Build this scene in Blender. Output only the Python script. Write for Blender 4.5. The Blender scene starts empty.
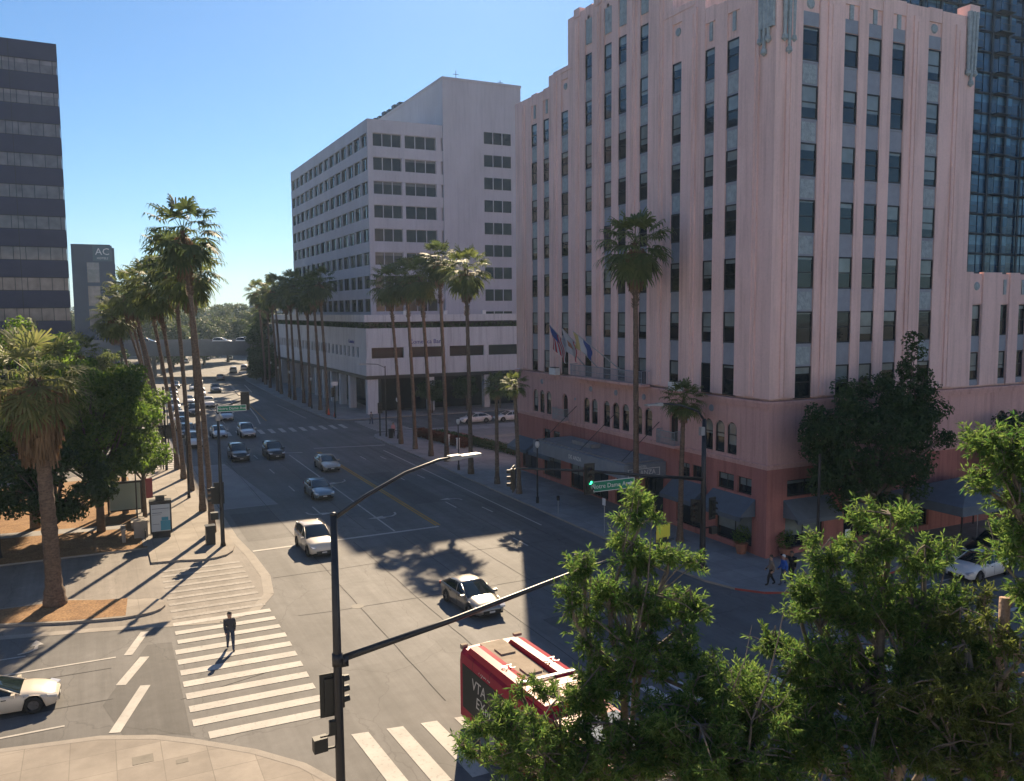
import bpy, bmesh, math, random
import numpy as np
from mathutils import Vector, Matrix
R_ = math.radians
PI = math.pi
rnd = random.Random(7)
SC = bpy.context.scene
COL = SC.collection

# ------------------------------------------------------------------ camera
FPX, IW, IH, CZ = 850.0, 1024.0, 781.0, 16.0
_yaw, _pitch, _roll = math.atan(417/850.), math.atan(80/850.), 0.0075
_F = Vector((math.sin(_yaw)*math.cos(_pitch), math.cos(_yaw)*math.cos(_pitch), -math.sin(_pitch)))
_R = Vector((math.cos(_yaw), -math.sin(_yaw), 0.))
_U = _R.cross(_F)
_R, _U = _R*math.cos(_roll)-_U*math.sin(_roll), _U*math.cos(_roll)+_R*math.sin(_roll)
cam = bpy.data.objects.new('camera', bpy.data.cameras.new('camera'))
COL.objects.link(cam)
cam.matrix_world = Matrix(((_R.x, _U.x, -_F.x, 0), (_R.y, _U.y, -_F.y, 0), (_R.z, _U.z, -_F.z, CZ), (0, 0, 0, 1)))
cam.data.sensor_width = 36.0
cam.data.lens = FPX/IW*36.0
cam.data.clip_start = 0.2
cam.data.clip_end = 8000
SC.camera = cam

# ------------------------------------------------------------------ sky, sun, exposure
SUN_AZ, SUN_EL = R_(26.0), R_(32.5)          # azimuth from +Y towards +X
w = bpy.data.worlds.new('World'); SC.world = w; w.use_nodes = True
nt = w.node_tree
bg = nt.nodes['Background']
sky = nt.nodes.new('ShaderNodeTexSky')
sky.sky_type = 'NISHITA'; sky.sun_disc = False
sky.sun_elevation = SUN_EL; sky.sun_rotation = SUN_AZ
sky.air_density = 1.0; sky.dust_density = 0.25; sky.ozone_density = 7.0
tint = nt.nodes.new('ShaderNodeMix'); tint.data_type = 'RGBA'; tint.blend_type = 'MULTIPLY'; tint.inputs[0].default_value = 1
tint.inputs[7].default_value = (.83, 1.0, 1.06, 1)
nt.links.new(sky.outputs[0], tint.inputs[6]); nt.links.new(tint.outputs[2], bg.inputs[0])
bg.inputs[1].default_value = 0.05
sd = bpy.data.lights.new('sun', 'SUN'); sd.energy = 4.9; sd.angle = R_(0.5); sd.color = (1.0, 0.79, 0.54)
so = bpy.data.objects.new('sun', sd); COL.objects.link(so)
_sdir = Vector((math.sin(SUN_AZ)*math.cos(SUN_EL), math.cos(SUN_AZ)*math.cos(SUN_EL), math.sin(SUN_EL)))
so.rotation_euler = _sdir.to_track_quat('Z', 'Y').to_euler()
so.location = (0, 0, 80)
SC.view_settings.view_transform = 'Standard'; SC.view_settings.look = 'None'
SC.view_settings.exposure = 1.14; SC.view_settings.gamma = 1.0
SC.cycles.use_denoising = True
SC.cycles.max_bounces = 8; SC.cycles.diffuse_bounces = 4; SC.cycles.glossy_bounces = 3
SC.cycles.transparent_max_bounces = 6
SC.cycles.caustics_reflective = False; SC.cycles.caustics_refractive = False
SC.cycles.volume_bounces = 0
SC.cycles.sample_clamp_indirect = 6

# ------------------------------------------------------------------ helpers
def tag(o, label=None, cat=None, group=None, kind=None):
    if label: o['label'] = label
    if cat: o['category'] = cat
    if group: o['group'] = group
    if kind: o['kind'] = kind
    return o

def empty(name, loc=(0, 0, 0), rz=0.0, label=None, cat=None, group=None):
    o = bpy.data.objects.new(name, None); COL.objects.link(o)
    o.empty_display_size = .2
    o.location = loc; o.rotation_euler = (0, 0, rz)
    return tag(o, label, cat, group)

def link(name, me, parent=None, loc=None, rz=None):
    o = bpy.data.objects.new(name, me); COL.objects.link(o)
    if parent is not None: o.parent = parent
    if loc is not None: o.location = loc
    if rz is not None: o.rotation_euler = (0, 0, rz)
    return o

def copy_tree(o, parent=None):
    c = o.copy(); COL.objects.link(c)
    if parent is not None:
        c.parent = parent
    for ch in [x for x in o.children]:
        copy_tree(ch, c)
    return c

class MB:
    def __init__(s): s.v = []; s.f = []; s.m = []
    def add(s, vs, fs, mi=0):
        b = len(s.v); s.v.extend([tuple(p) for p in vs])
        for f in fs: s.f.append([b+i for i in f]); s.m.append(mi)
        return s
    def box(s, x0, x1, y0, y1, z0, z1, mi=0):
        return s.add([(x0,y0,z0),(x1,y0,z0),(x1,y1,z0),(x0,y1,z0),(x0,y0,z1),(x1,y0,z1),(x1,y1,z1),(x0,y1,z1)],
                     [(3,2,1,0),(4,5,6,7),(0,1,5,4),(1,2,6,5),(2,3,7,6),(3,0,4,7)], mi)
    def obox(s, c, ax, ay, az, hx, hy, hz, mi=0):
        c = Vector(c); ax = Vector(ax)*hx; ay = Vector(ay)*hy; az = Vector(az)*hz
        P = [c+a*ax+b*ay+d*az for d in (-1, 1) for a, b in ((-1,-1),(1,-1),(1,1),(-1,1))]
        return s.add(P, [(3,2,1,0),(4,5,6,7),(0,1,5,4),(1,2,6,5),(2,3,7,6),(3,0,4,7)], mi)
    def tube(s, pts, rads, n=8, mi=0, cap=True):
        pts = [Vector(p) for p in pts]
        if not hasattr(rads, '__len__'): rads = [rads]*len(pts)
        rings = []; ref = None
        for i, p in enumerate(pts):
            d = (pts[min(i+1, len(pts)-1)]-pts[max(i-1, 0)])
            if d.length < 1e-9: d = Vector((0, 0, 1))
            d.normalize()
            if ref is None: ref = Vector((1, 0, 0)) if abs(d.x) < .9 else Vector((0, 1, 0))
            u = (ref-d*ref.dot(d)); u.normalize(); ref = u; v = d.cross(u)
            rings.append([p+(u*math.cos(a)+v*math.sin(a))*rads[i] for a in [2*PI*k/n for k in range(n)]])
        vs = [q for r in rings for q in r]; fs = []
        for i in range(len(pts)-1):
            for k in range(n):
                fs.append((i*n+k, i*n+(k+1) % n, (i+1)*n+(k+1) % n, (i+1)*n+k))
        if cap: fs += [tuple(reversed(range(n))), tuple((len(pts)-1)*n+k for k in range(n))]
        return s.add(vs, fs, mi)
    def prism(s, poly, z0, z1, mi=0, side=None):
        a = sum(poly[i][0]*poly[(i+1) % len(poly)][1]-poly[(i+1) % len(poly)][0]*poly[i][1] for i in range(len(poly)))
        if a < 0: poly = poly[::-1]
        n = len(poly)
        s.add([(x, y, z1) for x, y in poly], [tuple(range(n))], mi)
        vs = [(x, y, z0) for x, y in poly]+[(x, y, z1) for x, y in poly]
        return s.add(vs, [(i, (i+1) % n, n+(i+1) % n, n+i) for i in range(n)], mi if side is None else side)
    def sheet(s, poly, z, mi=0):
        a = sum(poly[i][0]*poly[(i+1) % len(poly)][1]-poly[(i+1) % len(poly)][0]*poly[i][1] for i in range(len(poly)))
        if a < 0: poly = poly[::-1]
        return s.add([(x, y, z) for x, y in poly], [tuple(range(len(poly)))], mi)
    def lathe(s, prof, c=(0, 0, 0), n=12, mi=0):
        vs = []; fs = []
        for r, z in prof:
            for k in range(n):
                a = 2*PI*k/n; vs.append((c[0]+r*math.cos(a), c[1]+r*math.sin(a), c[2]+z))
        for i in range(len(prof)-1):
            for k in range(n):
                fs.append((i*n+k, i*n+(k+1) % n, (i+1)*n+(k+1) % n, (i+1)*n+k))
        return s.add(vs, fs, mi)
    def mesh(s, name, mats, smooth=False):
        me = bpy.data.meshes.new(name)
        me.from_pydata([tuple(p) for p in s.v], [], s.f)
        for m in (mats if isinstance(mats, (list, tuple)) else [mats]): me.materials.append(m)
        me.polygons.foreach_set('material_index', s.m)
        me.polygons.foreach_set('use_smooth', [smooth]*len(s.f))
        me.update()
        return me
    def build(s, name, mats, parent=None, smooth=False, loc=None, rz=None):
        return link(name, s.mesh(name, mats, smooth), parent, loc, rz)

# ------------------------------------------------------------------ materials
MATS = {}
def mat(name, col, rough=.7, metal=0., var=0., vscale=1.5, stretch=None, bump=0., bscale=20., spec=.5, emit=None, estr=1., coat=0., fine=0., fscale=30., col2=None):
    if name in MATS: return MATS[name]
    m = bpy.data.materials.new(name); m.use_nodes = True; t = m.node_tree
    b = t.nodes['Principled BSDF']
    b.inputs['Base Color'].default_value = (*col, 1)
    b.inputs['Roughness'].default_value = rough
    b.inputs['Metallic'].default_value = metal
    b.inputs['Specular IOR Level'].default_value = spec
    b.inputs['Coat Weight'].default_value = coat
    if emit:
        b.inputs['Emission Color'].default_value = (*emit, 1); b.inputs['Emission Strength'].default_value = estr
    if var or bump or fine:
        g = t.nodes.new('ShaderNodeNewGeometry'); mp = t.nodes.new('ShaderNodeMapping')
        t.links.new(g.outputs['Position'], mp.inputs[0])
        if stretch: mp.inputs['Scale'].default_value = stretch
    if var or fine:
        cur = None
        if var:
            n = t.nodes.new('ShaderNodeTexNoise'); n.inputs['Scale'].default_value = vscale; n.inputs['Detail'].default_value = 6
            n.inputs['Roughness'].default_value = .65
            t.links.new(mp.outputs[0], n.inputs[0])
            rp = t.nodes.new('ShaderNodeMapRange'); rp.inputs[1].default_value = .3; rp.inputs[2].default_value = .7
            t.links.new(n.outputs[0], rp.inputs[0])
            mx = t.nodes.new('ShaderNodeMix'); mx.data_type = 'RGBA'
            c2 = col2 or tuple(min(1, c*(1+var)) for c in col)
            c1 = col if col2 else tuple(c*(1-var) for c in col)
            mx.inputs[6].default_value = (*c1, 1); mx.inputs[7].default_value = (*c2, 1)
            t.links.new(rp.outputs[0], mx.inputs[0]); cur = mx.outputs[2]
        if fine:
            n2 = t.nodes.new('ShaderNodeTexNoise'); n2.inputs['Scale'].default_value = fscale; n2.inputs['Detail'].default_value = 3
            t.links.new(g.outputs['Position'], n2.inputs[0])
            r2 = t.nodes.new('ShaderNodeMapRange'); r2.inputs[1].default_value = .25; r2.inputs[2].default_value = .75
            r2.inputs[3].default_value = 1-fine; r2.inputs[4].default_value = 1+fine
            t.links.new(n2.outputs[0], r2.inputs[0])
            hs = t.nodes.new('ShaderNodeHueSaturation')
            if cur: t.links.new(cur, hs.inputs['Color'])
            else: hs.inputs['Color'].default_value = (*col, 1)
            t.links.new(r2.outputs[0], hs.inputs['Value']); cur = hs.outputs[0]
        t.links.new(cur, b.inputs['Base Color'])
    if bump:
        n3 = t.nodes.new('ShaderNodeTexNoise'); n3.inputs['Scale'].default_value = bscale; n3.inputs['Detail'].default_value = 4
        t.links.new(mp.outputs[0], n3.inputs[0])
        bp = t.nodes.new('ShaderNodeBump'); bp.inputs['Strength'].default_value = bump; bp.inputs['Distance'].default_value = .05
        t.links.new(n3.outputs[0], bp.inputs['Height']); t.links.new(bp.outputs[0], b.inputs['Normal'])
    MATS[name] = m
    return m

def asphalt(name, col):
    m = mat(name, col, rough=.78, spec=.35); t = m.node_tree; b = t.nodes['Principled BSDF']
    g = t.nodes.new('ShaderNodeNewGeometry')
    def noise(scale, st=(1, 1, 1), det=6, lo=.3, hi=.7, a=0., c=1.):
        mp = t.nodes.new('ShaderNodeMapping'); mp.inputs['Scale'].default_value = st
        t.links.new(g.outputs['Position'], mp.inputs[0])
        n = t.nodes.new('ShaderNodeTexNoise'); n.inputs['Scale'].default_value = scale; n.inputs['Detail'].default_value = det
        n.inputs['Roughness'].default_value = .7
        t.links.new(mp.outputs[0], n.inputs[0])
        r = t.nodes.new('ShaderNodeMapRange'); r.inputs[1].default_value = lo; r.inputs[2].default_value = hi
        r.inputs[3].default_value = a; r.inputs[4].default_value = c
        t.links.new(n.outputs[0], r.inputs[0]); return r.outputs[0]
    def mul(a, bb):
        k = t.nodes.new('ShaderNodeMath'); k.operation = 'MULTIPLY'; t.links.new(a, k.inputs[0]); t.links.new(bb, k.inputs[1]); return k.outputs[0]
    v = mul(noise(.09, a=.74, c=1.22), noise(.75, (1, .035, 1), a=.70, c=1.2))
    v = mul(v, noise(1.3, a=.88, c=1.12)); v = mul(v, noise(45, det=2, a=.8, c=1.2))
    vc = t.nodes.new('ShaderNodeTexVoronoi'); vc.inputs['Scale'].default_value = .13; vc.distance = 'CHEBYCHEV'
    t.links.new(g.outputs['Position'], vc.inputs[0]); rc = t.nodes.new('ShaderNodeMapRange'); rc.inputs[3].default_value = .90; rc.inputs[4].default_value = 1.08
    t.links.new(vc.outputs['Color'], rc.inputs[0]); v = mul(v, rc.outputs[0])
    # thin sealed cracks
    vo = t.nodes.new('ShaderNodeTexVoronoi'); vo.feature = 'DISTANCE_TO_EDGE'; vo.inputs['Scale'].default_value = .16
    mp = t.nodes.new('ShaderNodeMapping'); mp.inputs['Scale'].default_value = (1.4, .7, 1)
    nn = t.nodes.new('ShaderNodeTexNoise'); nn.inputs['Scale'].default_value = .8; nn.inputs['Detail'].default_value = 5
    va = t.nodes.new('ShaderNodeVectorMath'); va.operation = 'ADD'
    t.links.new(g.outputs['Position'], nn.inputs[0]); t.links.new(g.outputs['Position'], va.inputs[0]); t.links.new(nn.outputs['Color'], va.inputs[1])
    t.links.new(va.outputs[0], mp.inputs[0]); t.links.new(mp.outputs[0], vo.inputs[0])
    cr = t.nodes.new('ShaderNodeMapRange'); cr.inputs[1].default_value = 0; cr.inputs[2].default_value = .006; cr.inputs[3].default_value = .72
    t.links.new(vo.outputs['Distance'], cr.inputs[0]); v = mul(v, cr.outputs[0])
    hs = t.nodes.new('ShaderNodeHueSaturation'); hs.inputs['Color'].default_value = (*col, 1)
    t.links.new(v, hs.inputs['Value']); t.links.new(hs.outputs[0], b.inputs['Base Color'])
    bp = t.nodes.new('ShaderNodeBump'); bp.inputs['Strength'].default_value = .25; bp.inputs['Distance'].default_value = .01
    n3 = t.nodes.new('ShaderNodeTexNoise'); n3.inputs['Scale'].default_value = 60
    t.links.new(g.outputs['Position'], n3.inputs[0]); t.links.new(n3.outputs[0], bp.inputs['Height']); t.links.new(bp.outputs[0], b.inputs['Normal'])
    return m

def paint(name, col, under=(.15, .14, .13), wear=.5, scale=5.):
    m = mat(name, col, rough=.75, spec=.3); t = m.node_tree; b = t.nodes['Principled BSDF']
    g = t.nodes.new('ShaderNodeNewGeometry'); n = t.nodes.new('ShaderNodeTexNoise'); n.inputs['Scale'].default_value = scale; n.inputs['Detail'].default_value = 8; n.inputs['Roughness'].default_value = .75
    t.links.new(g.outputs['Position'], n.inputs[0])
    r = t.nodes.new('ShaderNodeMapRange'); r.inputs[1].default_value = .60-.2*wear; r.inputs[2].default_value = .78-.2*wear; r.inputs[4].default_value = .75; t.links.new(n.outputs[0], r.inputs[0])
    n2 = t.nodes.new('ShaderNodeTexNoise'); n2.inputs['Scale'].default_value = .7; n2.inputs['Detail'].default_value = 4; t.links.new(g.outputs['Position'], n2.inputs[0])
    r2 = t.nodes.new('ShaderNodeMapRange'); r2.inputs[1].default_value = .3; r2.inputs[2].default_value = .7; r2.inputs[3].default_value = .82; r2.inputs[4].default_value = 1.08; t.links.new(n2.outputs[0], r2.inputs[0])
    mx = t.nodes.new('ShaderNodeMix'); mx.data_type = 'RGBA'; mx.inputs[6].default_value = (*col, 1); mx.inputs[7].default_value = (*under, 1); t.links.new(r.outputs[0], mx.inputs[0])
    hs = t.nodes.new('ShaderNodeHueSaturation'); t.links.new(mx.outputs[2], hs.inputs['Color']); t.links.new(r2.outputs[0], hs.inputs['Value']); t.links.new(hs.outputs[0], b.inputs['Base Color'])
    return m

def stucco(name, col, stain=(.75, .72, .70), amount=.55, rough=.88):
    """painted wall with rain streaks and faded blotches"""
    m = mat(name, col, rough=rough, spec=.3); t = m.node_tree; b = t.nodes['Principled BSDF']; g = t.nodes.new('ShaderNodeNewGeometry')
    def nz(scale, st, lo, hi, a, c, det=7):
        mp = t.nodes.new('ShaderNodeMapping'); mp.inputs['Scale'].default_value = st; t.links.new(g.outputs['Position'], mp.inputs[0])
        n = t.nodes.new('ShaderNodeTexNoise'); n.inputs['Scale'].default_value = scale; n.inputs['Detail'].default_value = det; n.inputs['Roughness'].default_value = .68; t.links.new(mp.outputs[0], n.inputs[0])
        r = t.nodes.new('ShaderNodeMapRange'); r.inputs[1].default_value = lo; r.inputs[2].default_value = hi; r.inputs[3].default_value = a; r.inputs[4].default_value = c; t.links.new(n.outputs[0], r.inputs[0]); return r.outputs[0]
    s = nz(2.6, (1, 1, .045), .48, .72, 0, amount); k = nz(.22, (1, 1, .5), .3, .7, .90, 1.10); f = nz(6, (1, 1, 1), .3, .7, .95, 1.05, 3)
    mx = t.nodes.new('ShaderNodeMix'); mx.data_type = 'RGBA'; mx.inputs[6].default_value = (*col, 1); mx.inputs[7].default_value = (*[a*c for a, c in zip(col, stain)], 1); t.links.new(s, mx.inputs[0])
    mu = t.nodes.new('ShaderNodeMath'); mu.operation = 'MULTIPLY'; t.links.new(k, mu.inputs[0]); t.links.new(f, mu.inputs[1])
    hs = t.nodes.new('ShaderNodeHueSaturation'); t.links.new(mx.outputs[2], hs.inputs['Color']); t.links.new(mu.outputs[0], hs.inputs['Value']); t.links.new(hs.outputs[0], b.inputs['Base Color'])
    n3 = t.nodes.new('ShaderNodeTexNoise'); n3.inputs['Scale'].default_value = 14; t.links.new(g.outputs['Position'], n3.inputs[0]); bp = t.nodes.new('ShaderNodeBump'); bp.inputs['Strength'].default_value = .15; bp.inputs['Distance'].default_value = .03
    t.links.new(n3.outputs[0], bp.inputs['Height']); t.links.new(bp.outputs[0], b.inputs['Normal'])
    return m

def slabs(name, col, sx=1.5, sy=1.5, joint=.75, var=.12):
    """concrete with scored joints and stains"""
    m = mat(name, col, rough=.85, spec=.3); t = m.node_tree; b = t.nodes['Principled BSDF']
    g = t.nodes.new('ShaderNodeNewGeometry')
    br = t.nodes.new('ShaderNodeTexBrick'); br.offset = 0; br.inputs['Scale'].default_value = 1
    br.inputs['Brick Width'].default_value = sx; br.inputs['Row Height'].default_value = sy
    br.inputs['Mortar Size'].default_value = .018; br.inputs['Mortar Smooth'].default_value = .3
    br.inputs['Color1'].default_value = (*[c*(1-var*.6) for c in col], 1); br.inputs['Color2'].default_value = (*[c*(1+var*.6) for c in col], 1)
    br.inputs['Mortar'].default_value = (*[c*joint for c in col], 1)
    t.links.new(g.outputs['Position'], br.inputs[0])
    n = t.nodes.new('ShaderNodeTexNoise'); n.inputs['Scale'].default_value = .5; n.inputs['Detail'].default_value = 8; n.inputs['Roughness'].default_value = .7
    t.links.new(g.outputs['Position'], n.inputs[0])
    r = t.nodes.new('ShaderNodeMapRange'); r.inputs[1].default_value = .3; r.inputs[2].default_value = .7; r.inputs[3].default_value = 1-var*1.4; r.inputs[4].default_value = 1+var
    t.links.new(n.outputs[0], r.inputs[0])
    hs = t.nodes.new('ShaderNodeHueSaturation'); t.links.new(br.outputs[0], hs.inputs['Color']); t.links.new(r.outputs[0], hs.inputs['Value'])
    t.links.new(hs.outputs[0], b.inputs['Base Color'])
    return m

def leafmat(name, c1, c2, trans=.45, tcol=None, rough=.6, spec=.25):
    m = bpy.data.materials.new(name); m.use_nodes = True; t = m.node_tree
    b = t.nodes['Principled BSDF']; out = t.nodes['Material Output']
    g = t.nodes.new('ShaderNodeNewGeometry')
    mx = t.nodes.new('ShaderNodeMix'); mx.data_type = 'RGBA'
    mx.inputs[6].default_value = (*c1, 1); mx.inputs[7].default_value = (*c2, 1)
    t.links.new(g.outputs['Random Per Island'], mx.inputs[0]); t.links.new(mx.outputs[2], b.inputs['Base Color'])
    b.inputs['Roughness'].default_value = rough; b.inputs['Specular IOR Level'].default_value = spec
    tr = t.nodes.new('ShaderNodeBsdfTranslucent')
    hs = t.nodes.new('ShaderNodeHueSaturation'); hs.inputs['Value'].default_value = 1.9; hs.inputs['Saturation'].default_value = 1.1; hs.inputs['Hue'].default_value = .485
    t.links.new(mx.outputs[2], hs.inputs['Color']); t.links.new(hs.outputs[0], tr.inputs[0])
    ms = t.nodes.new('ShaderNodeMixShader'); ms.inputs[0].default_value = trans
    t.links.new(b.outputs[0], ms.inputs[1]); t.links.new(tr.outputs[0], ms.inputs[2]); t.links.new(ms.outputs[0], out.inputs[0])
    MATS[name] = m
    return m

def glassmat(name, dark, blind, frac=.5, rough=.06, spec=.8):
    """window glass over a dark room, on some windows a pale blind drawn part of the way"""
    m = bpy.data.materials.new(name); m.use_nodes = True; t = m.node_tree; b = t.nodes['Principled BSDF']
    oi = t.nodes.new('ShaderNodeObjectInfo'); tc = t.nodes.new('ShaderNodeTexCoord'); sp = t.nodes.new('ShaderNodeSeparateXYZ')
    t.links.new(tc.outputs['Generated'], sp.inputs[0])
    mr = t.nodes.new('ShaderNodeMapRange'); mr.inputs[1].default_value = 0; mr.inputs[2].default_value = 1; mr.inputs[3].default_value = 1-frac*1.3; mr.inputs[4].default_value = 1.35-frac*.4
    t.links.new(oi.outputs['Random'], mr.inputs[0])
    gt = t.nodes.new('ShaderNodeMath'); gt.operation = 'GREATER_THAN'
    t.links.new(sp.outputs[2], gt.inputs[0]); t.links.new(mr.outputs[0], gt.inputs[1])
    mx = t.nodes.new('ShaderNodeMix'); mx.data_type = 'RGBA'; mx.inputs[6].default_value = (*dark, 1); mx.inputs[7].default_value = (*blind, 1)
    t.links.new(gt.outputs[0], mx.inputs[0])
    n = t.nodes.new('ShaderNodeTexNoise'); n.inputs['Scale'].default_value = .9; g = t.nodes.new('ShaderNodeNewGeometry'); t.links.new(g.outputs['Position'], n.inputs[0])
    hs = t.nodes.new('ShaderNodeHueSaturation'); r = t.nodes.new('ShaderNodeMapRange'); r.inputs[3].default_value = .5; r.inputs[4].default_value = 1.5
    t.links.new(n.outputs[0], r.inputs[0]); t.links.new(r.outputs[0], hs.inputs['Value']); t.links.new(mx.outputs[2], hs.inputs['Color'])
    t.links.new(hs.outputs[0], b.inputs['Base Color'])
    b.inputs['Roughness'].default_value = rough; b.inputs['Specular IOR Level'].default_value = spec
    bp = t.nodes.new('ShaderNodeBump'); bp.inputs['Strength'].default_value = .06; bp.inputs['Distance'].default_value = .1
    n2 = t.nodes.new('ShaderNodeTexNoise'); n2.inputs['Scale'].default_value = .8; t.links.new(g.outputs['Position'], n2.inputs[0]); t.links.new(n2.outputs[0], bp.inputs['Height'])
    t.links.new(bp.outputs[0], b.inputs['Normal'])
    MATS[name] = m
    return m

M_ASPH = asphalt('asphalt', (.150, .146, .142))
M_ASPH2 = asphalt('asphalt_pale', (.24, .215, .19))
M_BUSPAD = slabs('bus_pad_concrete', (.27, .27, .27), 4, 4)
M_WALK = slabs('sidewalk_concrete', (.31, .275, .235), 1.5, 1.5, var=.17)
M_WALK2 = slabs('sidewalk_concrete_grey', (.30, .29, .285), 1.8, 1.8, var=.16)
M_KERB = mat('kerb_concrete', (.30, .27, .235), .85, var=.15, vscale=1.2, fine=.15)
M_REDKERB = mat('red_kerb_paint', (.30, .06, .05), .8, var=.2)
M_PAINT = paint('road_paint', (.50, .475, .435), wear=.3)
M_PAINTW = paint('worn_road_paint', (.37, .345, .315), under=(.22, .2, .18), wear=.9)
M_YEL = paint('yellow_road_paint', (.52, .29, .03), wear=.3)
M_MULCH = mat('dry_mulch', (.20, .105, .045), .95, var=.4, vscale=1.1, bump=.6, bscale=14, fine=.45, fscale=9, col2=(.34, .20, .09))
M_GROUND = mat('far_ground', (.10, .10, .07), .95, var=.3, vscale=.05)
M_BLACK = mat('black_metal', (.012, .012, .014), .45, spec=.5)
M_DARKPOLE = mat('dark_pole_paint', (.016, .018, .022), .4, fine=.2, fscale=3)
M_GREY = mat('galvanised_steel', (.32, .33, .34), .45, metal=.3, var=.1)
M_WHITE = mat('white_paint', (.75, .75, .73), .5, var=.05)
M_SIGNG = mat('green_sign', (.0, .22, .11), .45)
M_TRUNKP = mat('palm_bark', (.15, .105, .075), .95, var=.35, vscale=3, stretch=(1, 1, 3), bump=.9, bscale=7, fine=.3, fscale=9)
M_TRUNK = mat('tree_bark', (.13, .10, .075), .95, var=.35, vscale=4, bump=.8, bscale=18, fine=.3)
M_TWIG = mat('pale_twig_bark', (.17, .14, .11), .9, var=.3, vscale=8, fine=.2)
M_PALMN = leafmat('near_palm_leaf', (.09, .12, .045), (.19, .20, .085), .42)
M_SKIRT = leafmat('dead_frond', (.17, .11, .06), (.27, .18, .10), .2)
M_PALM = leafmat('palm_leaf', (.07, .105, .035), (.14, .17, .06), .38)
M_PALM2 = leafmat('palm_leaf_dark', (.045, .075, .03), (.09, .12, .045), .32)
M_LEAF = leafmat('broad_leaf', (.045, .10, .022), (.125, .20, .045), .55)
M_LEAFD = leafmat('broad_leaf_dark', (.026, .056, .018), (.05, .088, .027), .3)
M_LEAFF = leafmat('near_leaf', (.036, .095, .028), (.135, .20, .06), .52, rough=.7, spec=.15)
M_LEAFO = leafmat('olive_leaf', (.055, .085, .026), (.125, .155, .045), .48)
M_FAR = leafmat('far_leaf', (.05, .075, .03), (.09, .12, .04), .3)
M_LIP = mat('tyre_rubber', (.015, .015, .015), .8)
M_CARGLASS = mat('car_glass', (.012, .02, .022), .04, spec=.9)
M_CHROME = mat('chrome', (.6, .6, .6), .2, metal=1)
M_HEAD = mat('headlight_lens', (.55, .56, .58), .08, spec=.9, coat=.6)
M_TAIL = mat('tail_lens', (.25, .01, .01), .2)
M_PLATE = mat('licence_plate', (.6, .6, .58), .5)
M_SIG = mat('signal_housing', (.02, .022, .02), .55)
M_LENS = mat('dark_signal_lens', (.03, .012, .01), .3)
M_LGREEN = mat('green_signal_lamp', (.0, .3, .12), .4, emit=(.05, 1., .45), estr=2.2)
M_LRED = mat('red_signal_lamp', (.3, .0, .0), .4, emit=(1., .06, .05), estr=.25)

def textmesh(s, size, extrude=.004, font_shear=0., align='CENTER'):
    c = bpy.data.curves.new('lettering', 'FONT'); c.body = s; c.size = size; c.extrude = extrude
    c.align_x = align; c.align_y = 'CENTER'; c.shear = font_shear; c.resolution_u = 2
    o = bpy.data.objects.new('lettering', c); COL.objects.link(o)
    dg = bpy.context.evaluated_depsgraph_get()
    me = bpy.data.meshes.new_from_object(o.evaluated_get(dg))
    bpy.data.objects.remove(o); bpy.data.curves.remove(c)
    return me

def text(name, s, size, m, parent, M, extrude=.004, shear=0., align='CENTER'):
    me = textmesh(s, size, extrude, shear, align); me.materials.clear(); me.materials.append(m)
    o = link(name, me, parent); o.matrix_local = M
    return o

def basis(o, x, y):
    x = Vector(x).normalized(); y = Vector(y).normalized(); z = x.cross(y)
    return Matrix(((x.x, y.x, z.x, o[0]), (x.y, y.y, z.y, o[1]), (x.z, y.z, z.z, o[2]), (0, 0, 0, 1)))

def npmesh(name, V, F, mats, mi=None):
    """V (n,3), F (m,k) numpy arrays, all faces with k corners"""
    me = bpy.data.meshes.new(name)
    n, m, k = len(V), len(F), F.shape[1]
    me.vertices.add(n); me.vertices.foreach_set('co', np.asarray(V, dtype=np.float32).ravel())
    me.loops.add(m*k); me.loops.foreach_set('vertex_index', F.astype(np.int32).ravel())
    me.polygons.add(m); me.polygons.foreach_set('loop_start', np.arange(0, m*k, k, dtype=np.int32))
    me.polygons.foreach_set('loop_total', np.full(m, k, dtype=np.int32))
    for q in (mats if isinstance(mats, (list, tuple)) else [mats]): me.materials.append(q)
    if mi is not None: me.polygons.foreach_set('material_index', mi.astype(np.int32))
    me.update(calc_edges=True)
    return me

def arc(cx, cy, r, a0, a1, n=8):
    return [(cx+r*math.cos(R_(a0+(a1-a0)*i/n)), cy+r*math.sin(R_(a0+(a1-a0)*i/n))) for i in range(n+1)]

# ================================================================== SETTING
tag(MB().sheet([(-1500, -600), (1500, -600), (1500, 1900), (-1500, 1900)], -.12).build('ground', M_GROUND), kind='structure')
tag(MB().sheet([(-160, -60), (190, -60), (190, 700), (-160, 700)], -.0).build('road', M_ASPH), kind='structure')
Z1, Z2, Z3 = .005, .010, .015
# paler apron of the side street between island, park and crossing
g = MB()
g.sheet([(-60, 48.2), (-6, 48.2), (-.5, 46.9), (3.0, 45.9), (5.2, 45.3), (7.0, 46.0), (8.25, 48.5), (8.7, 52), (8.6, 57), (8.1, 62), (-60, 62)], Z1)
tag(g.build('side_street_apron', M_ASPH2), kind='structure')
g = MB()
gp = [(-60, 48.2), (-6, 48.2), (-.5, 46.9), (3.0, 45.9), (5.2, 45.3), (7.0, 46.0), (8.25, 48.5), (8.7, 52), (8.6, 57), (8.25, 62), (8.25, 92)]
for a, b in zip(gp, gp[1:]):
    d = Vector((b[0]-a[0], b[1]-a[1])).normalized(); nrm = Vector((d.y, -d.x))*.28
    g.sheet([(a[0]-nrm.x, a[1]-nrm.y), (b[0]-nrm.x, b[1]-nrm.y), (b[0]+nrm.x, b[1]+nrm.y), (a[0]+nrm.x, a[1]+nrm.y)], Z2+.0005*gp.index(a))
tag(g.build('gutter', M_KERB), kind='structure')
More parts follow.
